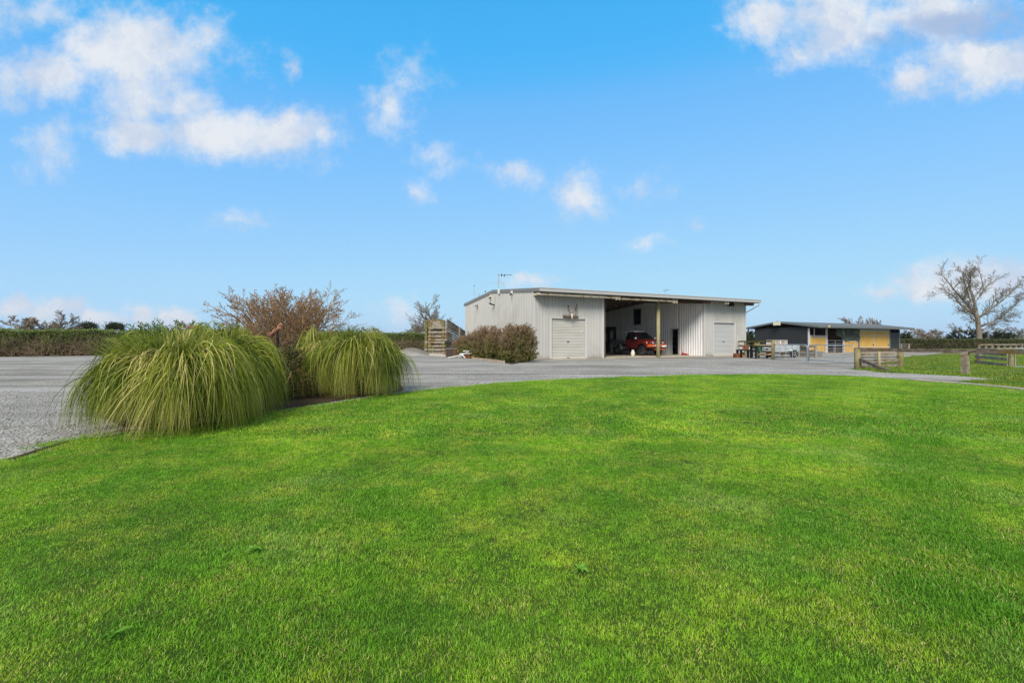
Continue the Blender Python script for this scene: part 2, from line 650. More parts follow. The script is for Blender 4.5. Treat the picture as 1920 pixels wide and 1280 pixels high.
M['pole'] = mat_noise('round_timber_pole', [(0.42, 0.37, 0.22), (0.30, 0.25, 0.13)], (3, 3, 0.6), 4, 0.85)
M['wood'] = mat_noise('weathered_timber', [(0.36, 0.32, 0.25), (0.17, 0.14, 0.10), (0.16, 0.10, 0.03)], (1, 1, 4), 4, 0.9, bmp=0.4, stain=1.1)
M['wood_dark'] = mat_noise('old_mossy_rail', [(0.20, 0.165, 0.125), (0.075, 0.055, 0.04), (0.13, 0.085, 0.02)], (1, 1, 3), 5, 0.9, bmp=0.4, stain=1.6)
M['lichen'] = mat_noise('lichen_covered_post', [(0.22, 0.175, 0.05), (0.12, 0.09, 0.03)], (1, 1, 1), 5, 0.9)
M['post'] = mat_noise('treated_round_post', [(0.30, 0.25, 0.13), (0.20, 0.16, 0.08), (0.15, 0.15, 0.05)], (2, 2, 0.5), 5, 0.9, stain=2.5)
M['charcoal'] = mat('charcoal_ribbed_steel', (0.030, 0.032, 0.033), 0.45)
M['charcoal_roof'] = mat('charcoal_roofing', (0.12, 0.13, 0.13), 0.4)
M['ply'] = mat_noise('yellow_plywood', [(0.62, 0.38, 0.09), (0.52, 0.30, 0.06)], (1.5, 1.5, 0.4), 4, 0.6)
M['tarp'] = mat_noise('green_shade_cloth', [(0.085, 0.105, 0.08), (0.05, 0.065, 0.05)], (1, 1, 1), 2, 0.8)
M['rust'] = mat_noise('rusty_steel', [(0.22, 0.075, 0.03), (0.12, 0.05, 0.03)], (1, 1, 1), 6, 0.85)
M['white'] = mat('white_paint', (0.72, 0.72, 0.70), 0.5)
M['glass'] = mat('dark_glass', (0.02, 0.025, 0.028), 0.06, 0, 0.6)


def ground_material(name, cols, freqs, bmp=0.3, fine=60.0):
    m = mat(name, cols[0], 0.95, 0, 0.1)
    t = m.node_tree
    b = principled(m)
    P = wpos(t)
    n1 = noise(t, P, freqs[0], 5, 0.6)
    n2 = noise(t, P, freqs[1], 5, 0.6)
    n3 = noise(t, P, fine, 3, 0.7)
    c = mixc(t, smooth(t, n1.outputs[0], 0.35, 0.65), (*cols[0], 1), (*cols[1], 1))
    c = mixc(t, smooth(t, n2.outputs[0], 0.45, 0.68), c, (*cols[2], 1))
    c = mixc(t, 0.55, c, mixc(t, n3.outputs[0], (0.25, 0.25, 0.25, 1), (1, 1, 1, 1)), 'MULTIPLY')
    t.links.new(c, b.inputs['Base Color'])
    t.links.new(bump(t, n3.outputs[0], bmp, 0.02), b.inputs['Normal'])
    return m


def gravel_material():
    m = mat('crushed_grey_gravel', (0.3, 0.3, 0.29), 0.95, 0, 0.15)
    t = m.node_tree
    b = principled(m)
    P = wpos(t)
    vo = nd(t, 'ShaderNodeTexVoronoi')
    vo.inputs['Scale'].default_value = 38
    t.links.new(P, vo.inputs['Vector'])
    sp = nd(t, 'ShaderNodeSeparateColor')
    t.links.new(vo.outputs['Color'], sp.inputs[0])
    v2 = nd(t, 'ShaderNodeTexVoronoi')
    v2.inputs['Scale'].default_value = 14
    t.links.new(P, v2.inputs['Vector'])
    s2 = nd(t, 'ShaderNodeSeparateColor')
    t.links.new(v2.outputs['Color'], s2.inputs[0])
    n1 = noise(t, P, 0.35, 4, 0.6)
    n2 = noise(t, P, 2.2, 5, 0.65)
    # wheel tracks and damp patches: broad colour differences of the stone
    c = mixc(t, smooth(t, n1.outputs[0], 0.35, 0.68), (0.245, 0.228, 0.197, 1), (0.375, 0.35, 0.305, 1))
    c = mixc(t, smooth(t, n2.outputs[0], 0.5, 0.72), c, (0.245, 0.205, 0.165, 1))
    mp = nd(t, 'ShaderNodeMapping')
    mp.inputs['Rotation'].default_value = (0, 0, -0.42)
    mp.inputs['Scale'].default_value = (0.05, 0.75, 1)
    t.links.new(P, mp.inputs['Vector'])
    trk = noise(t, mp.outputs[0], 1.0, 4, 0.55, 0.6)
    c = mixc(t, mth(t, 'MULTIPLY', smooth(t, trk.outputs[0], 0.48, 0.66), 0.6), c, (0.40, 0.385, 0.355, 1))
    c = mixc(t, mth(t, 'MULTIPLY', smooth(t, trk.outputs[0], 0.50, 0.36), 0.65), c, (0.15, 0.135, 0.11, 1))
    st = mth(t, 'ADD', mth(t, 'MULTIPLY', sp.outputs[0], 0.9), mth(t, 'MULTIPLY', s2.outputs[0], 0.45))
    c = mixc(t, 0.75, c, mixc(t, st, (0.42, 0.42, 0.42, 1), (1.25, 1.25, 1.25, 1)), 'MULTIPLY')
    t.links.new(c, b.inputs['Base Color'])
    t.links.new(bump(t, vo.outputs['Distance'], 0.5, 0.02), b.inputs['Normal'])
    return m


M['gravel'] = gravel_material()
M['field'] = ground_material('field_grass_ground', [(0.10, 0.18, 0.02), (0.14, 0.20, 0.028), (0.22, 0.21, 0.05)], (0.25, 0.12), 0.4, 9.0)
M['lawn'] = ground_material('lawn_turf', [(0.045, 0.095, 0.010), (0.06, 0.11, 0.012), (0.085, 0.095, 0.022)], (0.9, 0.4), 0.4, 45.0)
M['soil'] = ground_material('dark_garden_soil', [(0.05, 0.035, 0.022), (0.085, 0.06, 0.035), (0.11, 0.075, 0.04)], (2.0, 0.8), 0.5, 40.0)
M['verge'] = ground_material('dry_verge', [(0.16, 0.12, 0.06), (0.20, 0.14, 0.07), (0.09, 0.11, 0.03)], (0.8, 0.5), 0.5, 12.0)

# ---------------------------------------------------------------- ground
HL0, HLD = Vector((-41.2, 36.6)), Vector((0.868, 0.497))


def hedge_pt(u, off=0.0):
    p = HL0 + HLD * u + Vector((0.497, -0.868)) * off
    return (p.x, p.y)


sheet('ground', [(-6000, -600), (6000, -600), (6000, 7000), (-6000, 7000)], -0.012, M['field'])
PADDOCK_EDGE = [(62, 60), (50, 52), (42.5, 45.3), (33, 37), (27.4, 31.8), (21.5, 25.5), (15.6, 20.1), tuple(G(1613, 693.5))[:2],
                tuple(G(1666, 697.8))[:2], tuple(G(1730, 700.5))[:2], tuple(G(1790, 704))[:2], tuple(G(1845, 707.6))[:2], tuple(G(1885, 710.8))[:2]]
WEDGE_EDGE = [tuple(G(*p))[:2] for p in ((1885, 711), (1850, 712.2), (1820, 713.8), (1795, 716), (1786, 717.2))]
gravel_poly = [(-95, -30), (-95, 8), hedge_pt(-40, 1.1), hedge_pt(-10, 1.0), hedge_pt(8, 1.25), hedge_pt(20, 1.0), hedge_pt(34, 1.2), (-8, 55), (6, 60), (40, 72)] + \
    PADDOCK_EDGE + WEDGE_EDGE + [(11.6, 13.0), (11, 9), (11, -30)]
sheet('gravel_yard', gravel_poly, 0.0, M['gravel'])
sheet('hedge_verge', [hedge_pt(-40, 1.3), hedge_pt(-5, 1.1), hedge_pt(10, 1.45), hedge_pt(22, 1.1), hedge_pt(38, 1.5), hedge_pt(38, -1.4), hedge_pt(-40, -1.4)], 0.004, M['verge'])
LAWN_EDGE = spline([(-13, -4), (-9, 0.8), (-6.5, 3.2)] + [tuple(G(*p))[:2] for p in ((0, 868), (130, 828), (330, 803), (545, 768), (770, 735), (900, 722), (1000, 715.5),
                   (1200, 706.3), (1400, 702.3), (1560, 704.2), (1700, 711.6), (1800, 719), (1920, 731))] + [(12.9, 8.5), (13.4, 3), (13.5, -6)], 26)
_er = np.random.default_rng(8)
LAWN_EDGE = [(x + 0.035 * math.sin(i * 0.9) + _er.normal() * 0.022, y + 0.035 * math.sin(i * 1.37 + 1) + _er.normal() * 0.022) for i, (x, y) in enumerate(LAWN_EDGE)]
LAWN = LAWN_EDGE + [(13.5, -14), (-13, -14)]
sheet('lawn_turf', LAWN, 0.008, M['lawn'])
BED = spline([(-5.35, 6.3), (-4.5, 6.9), (-3.95, 8.1), (-3.35, 9.5), (-2.7, 10.8), (-2.9, 12.0), (-4, 15), (-6, 18.5), (-9, 20.5), (-12, 19.5), (-13, 16.5), (-11, 12.5), (-8.2, 8.9), (-6.1, 6.9), (-5.35, 6.3)], 5)
sheet('garden_bed', BED[:-1], 0.014, M['soil'])
WEDGE = WEDGE_EDGE[::-1] + [(16.5, 14.2), (22, 10), (22, 6), (13.6, 5.0), (13.15, 8.5), tuple(G(1920, 729))[:2], tuple(G(1850, 722))[:2]]


def strip(name, pts, w, z0, z1, m):
    mb = MB()
    P = [Vector((p[0], p[1], 0)) for p in pts]
    for a, b in zip(P[:-1], P[1:]):
        d = (b - a).normalized()
        n = Vector((-d.y, d.x, 0)) * w / 2
        mb.hexa([a - n + Vector((0, 0, z0)), b - n + Vector((0, 0, z0)), b + n + Vector((0, 0, z0)), a + n + Vector((0, 0, z0)),
                 a - n + Vector((0, 0, z1)), b - n + Vector((0, 0, z1)), b + n + Vector((0, 0, z1)), a + n + Vector((0, 0, z1))])
    return tag(mb.build(name, m), kind='structure')


strip('concrete_edging', [tuple(G(*p))[:2] for p in ((1715, 713.6), (1800, 719.6), (1870, 726), (1925, 732))] + [(13.0, 8.5), (13.45, 4.0)], 0.22, -0.05, 0.045, M['conc_edge'])
strip('lawn_edging', [tuple(G(*p))[:2] for p in ((20, 862.5), (70, 846), (128, 829))], 0.05, -0.05, 0.018, M['soil'])


def hills():
    """low ranges beyond the plain; heights follow the skyline in the photo"""
    for dist, scale, seed, nm in ((2600, 1.0, 3, 'near_hills'), (4300, 1.0, 9, 'far_hills')):
        rg = np.random.default_rng(seed)
        ctl = np.array([(-2600, 16), (-960, 20), (-880, 5), (-760, 4), (-300, 3), (200, 6), (380, 12), (450, 17), (520, 13), (640, 4), (760, 8), (830, 10 if dist > 3000 else 6), (950, 9), (1400, 20), (2600, 14)], float)
        c = np.linspace(-2600, 2600, 420)
        hpx = np.interp(c, ctl[:, 0], ctl[:, 1]) * (1.15 if dist > 3000 else 0.72)
        w = sum(np.sin(c / s + rg.random() * 6) * a for s, a in ((140, 1.8), (55, 1.1), (23, 0.5), (9, 0.25)))
        hgt = np.maximum(hpx + w, 0.5) / F * dist + H
        V, Fc = [], []
        x = c / F * dist
        for i in range(len(c)):
            V += [(x[i], dist, -2), (x[i], dist + hgt[i] * 3.2, hgt[i]), (x[i], dist + hgt[i] * 7, -2)]
            if i:
                a = 3 * (i - 1)
                Fc += [(a, a + 3, a + 4, a + 1), (a + 1, a + 4, a + 5, a + 2)]
        tag(fast_mesh('hills', V, Fc, M['hill'], smooth_sh=True), kind='structure')


M['hill'] = mat_noise('hill_pasture_and_bush', [(0.06, 0.10, 0.03), (0.03, 0.055, 0.025)], (1, 1, 1), 0.01, 0.95, world=True)
hills()

# ---------------------------------------------------------------- big farm shed (own frame: x along the front, y to the back)
AX = math.atan2(0.425, 0.905)
S0 = Vector((1.41, 30.1, 0))
SM = Matrix.Translation(S0) @ Matrix.Rotation(AX, 4, 'Z')
SHED_L, SHED_D = 20.4, 13.5
RIDGE = 5.27


def SL(x, y, z=0.0):
    return SM @ Vector((x, y, z))


def roof_z(y):
    return RIDGE - 0.0839 * abs(y - 6.75)


def build_shed():
    t = thing('farm_shed', 'large off-white ribbed steel farm shed with open middle bay and low gable roof', 'shed', S0, AX)
    X, Y = Vector((1, 0, 0)), Vector((0, 1, 0))
    gab = lambda y: roof_z(y) - 0.07
    # front walls with the two roller door openings
    top0 = roof_z(0) - 0.12
    for x0, x1, d0, d1, dz in ((0.0, 5.64, 1.34, 4.14, 2.76), (15.56, 20.4, 16.60, 19.10, 2.73)):
        w = MB()
        w.corr((x0, 0, 0), X, d0 - x0, 0.03, top0, -Y)
        w.corr((d1, 0, 0), X, x1 - d1, 0.03, top0, -Y)
        w.corr((d0, 0, 0), X, d1 - d0, dz, top0, -Y)
        w.build('front_wall', M['steel'], t)
    MB().corr((0, SHED_D, 0), -Y, SHED_D, 0.03, lambda a: gab(SHED_D - a), -X, depth=0.055, rib=0.06).build('gable_wall', M['steel'], t)
    MB().corr((SHED_L, 0, 0), Y, SHED_D, 0.03, gab, X).build('gable_wall', M['steel'], t)
    MB().corr((0, SHED_D, 0), X, SHED_L, 0.03, roof_z(SHED_D) - 0.08, Y).build('back_wall', M['steel'], t)
    MB().corr((5.64, 0.12, 0), Y, SHED_D - 0.12, 0.05, lambda a: gab(a + 0.12), X).build('partition_wall', M['steel_in'], t)
    # right-hand partition with a high window and a doorway
    p = MB()
    xp, pit = 15.56, dict(pitch=0.25, depth=0.075, rib=0.075)
    p.corr((xp, 0.12, 0), Y, 2.60, 0.05, lambda a: gab(a + 0.12), -X, **pit)
    p.corr((xp, 2.72, 0), Y, 0.75, 2.27, lambda a: gab(a + 2.72), -X, **pit)
    p.corr((xp, 3.47, 0), Y, 3.98, 0.05, lambda a: gab(a + 3.47), -X, **pit)
    p.corr((xp, 7.45, 0), Y, 0.95, 0.05, 2.84, -X, **pit)
    p.corr((xp, 7.45, 0), Y, 0.95, 4.30, lambda a: gab(a + 7.45), -X, **pit)
    p.corr((xp, 8.40, 0), Y, SHED_D - 8.40, 0.05, lambda a: gab(a + 8.40), -X, **pit)
    pw = p.build('partition_wall', M['steel_in'], t)
    f = MB()
    for y0, y1, z0, z1 in ((7.41, 7.47, 2.80, 4.34), (8.38, 8.44, 2.80, 4.34), (7.47, 8.38, 2.80, 2.86), (7.47, 8.38, 4.28, 4.34)):
        f.bx(xp - 0.06, xp + 0.03, y0, y1, z0, z1)
    win = f.build('window', mat('dark_blue_frame', (0.05, 0.07, 0.11), 0.5), t)
    MB().bx(xp - 0.005, xp + 0.005, 7.47, 8.38, 2.86, 4.28).build('pane', M['glass'], win)
    j = MB()
    j.bx(xp - 0.07, xp + 0.04, 3.47, 3.62, 0.05, 2.33).bx(xp - 0.07, xp + 0.04, 2.62, 2.72, 0.05, 2.33).bx(xp - 0.07, xp + 0.04, 2.72, 3.47, 2.27, 2.33)
    j.build('door_frame', M['white_trim'], t)
    # shelving seen through the doorway
    sh = MB()
    for z in (0.5, 1.0, 1.5, 2.0):
        sh.bx(17.3, 17.7, 2.0, 5.5, z, z + 0.03)
    for y in (2.1, 3.2, 4.3, 5.4):
        sh.bx(17.3, 17.36, y, y + 0.06, 0.0, 2.2)
    sh.build('inner_shelf', M['brown_frame'], t)
    # brown timber framing and half-glazed door against the back of that wall
    b = MB()
    b.bx(xp - 0.16, xp - 0.06, 12.15, 13.35, 0.05, 2.72)
    b.bx(xp - 0.16, xp - 0.06, 11.15, 12.15, 2.32, 2.72)
    b.bx(xp - 0.16, xp - 0.06, 11.15, 11.45, 0.05, 2.32)
    b.bx(xp - 0.16, xp - 0.06, 11.45, 12.15, 1.25, 1.45)
    dr = b.build('timber_door', M['brown_frame'], t)
    MB().bx(xp - 0.185, xp - 0.162, 12.5, 13.0, 1.25, 2.15).build('pane', mat('pale_pane', (0.30, 0.32, 0.36), 0.3), dr)
    # floor
    MB().bx(0.05, SHED_L - 0.05, 0.02, SHED_D - 0.05, -0.10, 0.05).build('concrete_floor', M['concrete'], t)
    # roller doors
    for d0, d1, dz, mt, tr in ((1.34, 4.14, 2.76, 'slat', True), (16.60, 19.10, 2.73, 'slat2', False)):
        r = MB()
        z, k = 0.07, 0
        prof = []
        while z < dz - 0.05:
            prof += [(z, 0.10), (z + 0.062, 0.072), (z + 0.085, 0.10)]
            z += 0.105
        prof.append((dz - 0.02, 0.10))
        base = len(r.v)
        for zz, yy in prof:
            r.v += [Vector((d0 + 0.05, yy, zz)), Vector((d1 - 0.05, yy, zz))]
        for i in range(len(prof) - 1):
            r.f.append((base + 2 * i, base + 2 * i + 1, base + 2 * i + 3, base + 2 * i + 2))
        r.bx(d0 + 0.05, d1 - 0.05, 0.07, 0.11, 0.05, 0.13)
        rd = r.build('roller_door', M[mt], t)
        MB().bx((d0 + d1) / 2 - 0.09, (d0 + d1) / 2 + 0.09, 0.045, 0.068, 1.16, 1.21).build('handle', M['black'], rd)
        if tr:
            MB().bx((d0 + d1) / 2 - 0.09, (d0 + d1) / 2 + 0.09, 0.04, 0.068, 0.06, 0.10).build('handle', M['black'], rd)
            MB().bx(d1 - 0.36, d1 - 0.24, 0.05, 0.068, 1.86, 1.93).build('sticker', M['white'], rd)
        fr = MB()
        fr.bx(d0 - 0.11, d0 + 0.04, -0.045, 0.12, 0.03, dz).bx(d1 - 0.04, d1 + 0.11, -0.045, 0.12, 0.03, dz).bx(d0 - 0.13, d1 + 0.13, -0.05, 0.12, dz + 0.002, dz + 0.05)
        fr.build('door_frame', M['white_trim'], t)
        MB().bx(d0, d1, -0.10, 0.015, -0.05, 0.045).build('door_sill', M['concrete'], t)
    # corner and edge flashings
    c = MB()
    c.bx(-0.045, 0.12, -0.047, 0.0, 0.02, top0).bx(-0.047, -0.034, -0.047, 0.12, 0.02, top0)
    c.build('corner_flashing', M['white_trim'], t)
    MB().bx(5.50, 5.68, -0.047, 0.10, 0.02, top0).build('corner_flashing', M['white_trim'], t)
    MB().bx(15.50, 15.68, -0.047, 0.10, 0.02, top0).build('corner_flashing', M['white_trim'], t)
    MB().bx(20.30, 20.445, -0.047, 0.05, 0.02, top0).build('corner_flashing', M['white_trim'], t)
    MB().bx(5.70, 5.84, 0.0, 0.14, 0.05, 4.5).build('portal_post', M['brown_frame'], t)
    # roof: two pitches, laid on purlins and rafters
    xe0, xe1 = -0.03, 20.85
    ys = (-1.0, 6.75, 13.75)
    for ya, yb in ((ys[0], ys[1]), (ys[2], ys[1])):
        za, zb = roof_z(ya), roof_z(yb)
        rf = MB()
        n = int((xe1 - xe0) / 0.25)
        base = len(rf.v)
        cols = []
        for i in range(n):
            x = xe0 + (xe1 - xe0) * i / n
            cols += [(x, 0), (x + 0.08, 0), (x + 0.1, 0.03), (x + 0.15, 0.03), (x + 0.17, 0)]
        cols.append((xe1, 0))
        for x, dz in cols:
            rf.v += [Vector((x, ya, za - 0.03 + dz)), Vector((x, yb, zb - 0.03 + dz))]
        for i in range(len(cols) - 1):
            q = base + 2 * i
            rf.f.append((q, q + 2, q + 3, q + 1))
        ro = rf.build('roof_pitch', M['charcoal_roof'] if False else M['roof_under'], t)
        for k in range(7):
            f_ = (k + 0.35) / 7
            y, z = ya + (yb - ya) * f_, za + (zb - za) * f_
            MB().box(((xe0 + xe1) / 2, y, z - 0.115), (xe1 - xe0 - 0.1, 0.05, 0.15)).build('purlin', M['purlin'], ro)
    MB().prism([(6.55, RIDGE - 0.01), (6.75, RIDGE + 0.03), (6.95, RIDGE - 0.01), (6.75, RIDGE + 0.01)], xe0, xe1, axis='X').build('ridge_cap', M['barge'], t)
    for x in (0.12, 5.76, 10.75, 15.40, 20.25):
        r = MB()
        for ya, yb in ((-0.9, 6.75), (13.4, 6.75)):
            r.beam((x, ya, roof_z(ya) - 0.33), (x, yb, roof_z(yb) - 0.33), 0.09, 0.26)
        r.build('rafter', M['purlin'], t)
    for x, w in ((xe0, -1), (xe1, 1)):
        g = MB()
        for ya, yb in ((ys[0], ys[1]), (ys[2], ys[1])):
            for zo0, zo1 in ((0.03, -0.21),):
                a0, a1 = Vector((x, ya, roof_z(ya))), Vector((x, yb, roof_z(yb)))
                o = Vector((0.05 * w, 0, 0))
                up0, up1 = Vector((0, 0, zo0)), Vector((0, 0, zo1))
                g.hexa([a0 + up1, a0 + up1 + o, a1 + up1 + o, a1 + up1, a0 + up0, a0 + up0 + o, a1 + up0 + o, a1 + up0])
        g.build('barge_flashing', M['barge'], t)
    zf = roof_z(-1.0)
    MB().bx(xe0 - 0.05, xe1 + 0.05, -1.10, -1.0, zf - 0.20, zf + 0.035).build('front_gutter', M['trim'], t)
    MB().bx(xe0 - 0.05, xe1 + 0.05, -1.125, -1.1, zf - 0.01, zf + 0.05).build('gutter_lip', M['trim'], t)
    MB().bx(xe0 - 0.05, xe1 + 0.05, -1.0, -0.96, zf - 0.24, zf - 0.06).build('fascia', M['brown_frame'], t)
    MB().bx(0.02, 20.4, -0.15, -0.02, top0 - 0.02, top0 + 0.14).build('eave_beam', M['brown_frame'], t)
    MB().bx(5.84, 15.5, -0.01, 0.14, 4.26, 4.56).build('eave_beam', M['brown_frame'], t)
    # cream sliding-door tracks hung below the eave, with brackets
    for x0, x1, y, z in ((0.0, 6.4, -0.86, 4.26), (6.6, 11.8, -0.80, 4.22)):
        tr = MB().bx(x0, x1, y - 0.05, y + 0.05, z - 0.06, z + 0.07).build('door_track', M['cream'], t)
        for xx in (x1 - 0.30, x1 - 0.02):
            MB().bx(xx - 0.05, xx + 0.05, y - 0.08, y + 0.08, z - 0.14, z + 0.20).build('bracket', M['cream'], tr)
    MB().bx(-0.03, 0.45, -0.85, -0.05, 4.22, 4.36).build('eave_return', M['cream'], t)
    for xx in (16.95, 17.2):
        MB().bx(xx - 0.05, xx + 0.05, -0.95, -0.78, 4.20, 4.44).build('bracket', M['cream'], t)
    # outlookers under the eave
    for x in (0.15, 2.9, 5.7, 8.2, 10.75, 13.1, 15.5, 18.0, 20.3):
        MB().beam((x, -0.95, roof_z(-0.95) - 0.20), (x, 0.0, roof_z(0) - 0.20), 0.06, 0.16).build('outlooker', M['brown_frame'], t)
    # downpipe at the far corner
    MB().tube([(20.72, -1.05, zf - 0.18), (20.72, -1.03, zf - 0.42), (20.50, 0.10, 3.62), (20.50, 0.14, 0.1)], 0.05, 8).build('downpipe', M['trim'], t, smooth_sh=True)
    # pole in the middle of the open side
    MB().tube([(10.75, 0.0, -0.3), (10.75, 0.0, 2.0), (10.75, 0.0, 4.30)], [0.145, 0.13, 0.125], 14).build('timber_pole', M['pole'], t, smooth_sh=True)
    # fittings on the gable and eave
    fl = MB().bx(18.25, 18.62, -0.35, -0.12, 4.12, 4.34).build('floodlight', M['black'], t)
    MB().box((18.43, -0.30, 4.36), (0.06, 0.2, 0.12)).build('bracket', M['black'], fl)
    MB().bx(-0.16, -0.06, 5.40, 5.58, RIDGE - 0.40, RIDGE - 0.03).build('mast_clamp', M['white'], t)
    cm = MB().bx(-0.16, -0.05, 3.05, 3.19, 4.62, 4.86).build('security_camera', M['white'], t)
    MB().tube([(-0.14, 3.08, 4.64), (-0.3, 3.0, 4.55)], 0.05, 8).build('lens', M['black'], cm)
    lm = MB().tube([(-0.04, 7.2, 5.02), (-0.14, 7.15, 4.86), (-0.18, 7.1, 4.72)], [0.04, 0.05, 0.06], 8).build('wall_lamp', mat('cream_lamp', (0.62, 0.5, 0.28), 0.5), t)
    MB().tube([(-0.18, 7.1, 4.72), (-0.2, 7.1, 4.62)], 0.07, 8).build('bulb_cover', M['black'], lm)
    cd = MB().tube([(-0.06, 6.35, 4.75), (-0.06, 6.35, 4.05)], 0.018, 6).build('conduit', M['barge'], t)
    MB().tube([(-0.08, 6.35, 4.06), (-0.3, 6.45, 4.12), (-0.42, 6.6, 4.22)], [0.05, 0.06, 0.07], 8).build('horn', M['black'], cd)
    lp = MB().tube([(-0.05, 10.3, 4.42), (-0.16, 10.2, 4.34), (-0.25, 10.1, 4.24)], [0.05, 0.09, 0.11], 8).build('gable_lamp', M['trim'], t)
    return t


build_shed()

# ---------------------------------------------------------------- on the shed roof: aerials
def yagi(t, mb_par, p, d, n, boom=0.9, el=0.14):
    """boom with cross elements"""
    d = Vector(d).normalized()
    s = d.cross(Vector((0, 0, 1))).normalized()
    p = Vector(p)
    bo = MB().tube([p, p + d * boom], 0.012, 6).build('boom', M['black'], t, world=True)
    for i in range(n):
        q = p + d * (boom * (0.25 + 0.73 * i / (n - 1)))
        e = el * (1.25 - 0.5 * i / n)
        MB().tube([q - s * e + Vector((0, 0, -e * 0.25)), q, q + s * e + Vector((0, 0, e * 0.25))], 0.009, 5).build('element', M['black'], bo, world=True)
    return bo


def aerials():
    m = M['grey_metal']
    b = SL(-0.11, 5.49, roof_z(5.5) - 0.2)
    t = thing('television_aerial', 'tallest roof aerial with toothed boom pointing towards the open bay', 'aerial', b)
    top = b + Vector((0, 0, 1.45))
    MB().tube([b, top], 0.028, 8).build('mast', m, t, world=True)
    MB().tube([b + Vector((0, 0, 0.9)), SL(0.05, 4.2, roof_z(4.2) + 0.03)], 0.009, 5).build('stay', m, t, world=True)
    yagi(t, None, top + Vector((-0.1, 0, -0.12)), (0.98, -0.15, 0), 12, 1.15, 0.10)
    MB().tube([top + Vector((0.22, 0, -0.24)), top + Vector((0.24, 0, 0.0))], 0.03, 6).build('reflector', M['black'], t, world=True)
    MB().tube([top + Vector((0.42, 0, -0.26)), top + Vector((0.44, 0, -0.06))], 0.03, 6).build('reflector', M['black'], t, world=True)
    b = SL(0.6, 7.05, roof_z(7.05))
    t = thing('comb_aerial', 'low comb-shaped aerial on a pale mast at the shed ridge', 'aerial', b)
    MB().tube([b, b + Vector((0, 0, 0.68))], 0.016, 6).build('mast', M['white'], t, world=True)
    q = b + Vector((0, 0, 0.66))
    bo = MB().tube([q + Vector((-0.36, 0, 0.05)), q, q + Vector((0.42, 0, 0.02))], 0.022, 6).build('boom', m, t, world=True)
    for dx in (-0.34, -0.2, 0.2, 0.33):
        MB().tube([q + Vector((dx, 0, -0.06)), q + Vector((dx, 0, 0.18))], 0.014, 5).build('element', m, bo, world=True)
    b = SL(0.15, 11.6, roof_z(11.6))
    t = thing('stayed_mast', 'thin bare mast with one stay on the rear roof pitch', 'mast', b)
    MB().tube([b, b + Vector((0, 0, 1.32))], 0.02, 6).build('mast', m, t, world=True)
    MB().tube([b + Vector((0, 0, 0.9)), SL(0.15, 10.6, roof_z(10.6) + 0.03)], 0.009, 5).build('stay', m, t, world=True)
    MB().box(b + Vector((0, 0, 1.33)), (0.07, 0.05, 0.09)).build('cap', M['black'], t, world=True)
    b = SL(0.15, 10.25, roof_z(10.25))
    t = thing('roof_vent_pipe', 'short bent pipe on the rear roof pitch beside the stayed mast', 'pipe', b)
    MB().tube([b, b + Vector((-0.02, 0, 0.30)), b + Vector((-0.1, 0, 0.34))], 0.035, 6).build('pipe', m, t, world=True)
    b = SL(0.15, 8.9, roof_z(8.9))
    t = thing('whip_aerial', 'fine whip aerial on a stubby white base near the ridge', 'aerial', b)
    MB().tube([b, b + Vector((0, 0, 0.22))], 0.045, 8).build('base', M['white'], t, world=True)
    MB().tube([b + Vector((0, 0, 0.22)), b + Vector((0, 0, 0.34))], 0.05, 8).build('coil', M['black'], t, world=True)
    MB().tube([b + Vector((0, 0, 0.34)), b + Vector((0.03, 0, 1.3))], 0.006, 5).build('whip', m, t, world=True)
    b = SL(14.3, 3.0, roof_z(3.0))
    t = thing('small_aerial', 'small aerial standing alone above the front gutter of the open bay', 'aerial', b)
    MB().tube([b, b + Vector((0, 0, 0.62))], 0.016, 6).build('mast', m, t, world=True)
    yagi(t, None, b + Vector((-0.16, 0, 0.56)), (1, 0.1, 0.22), 5, 0.5, 0.10)


aerials()


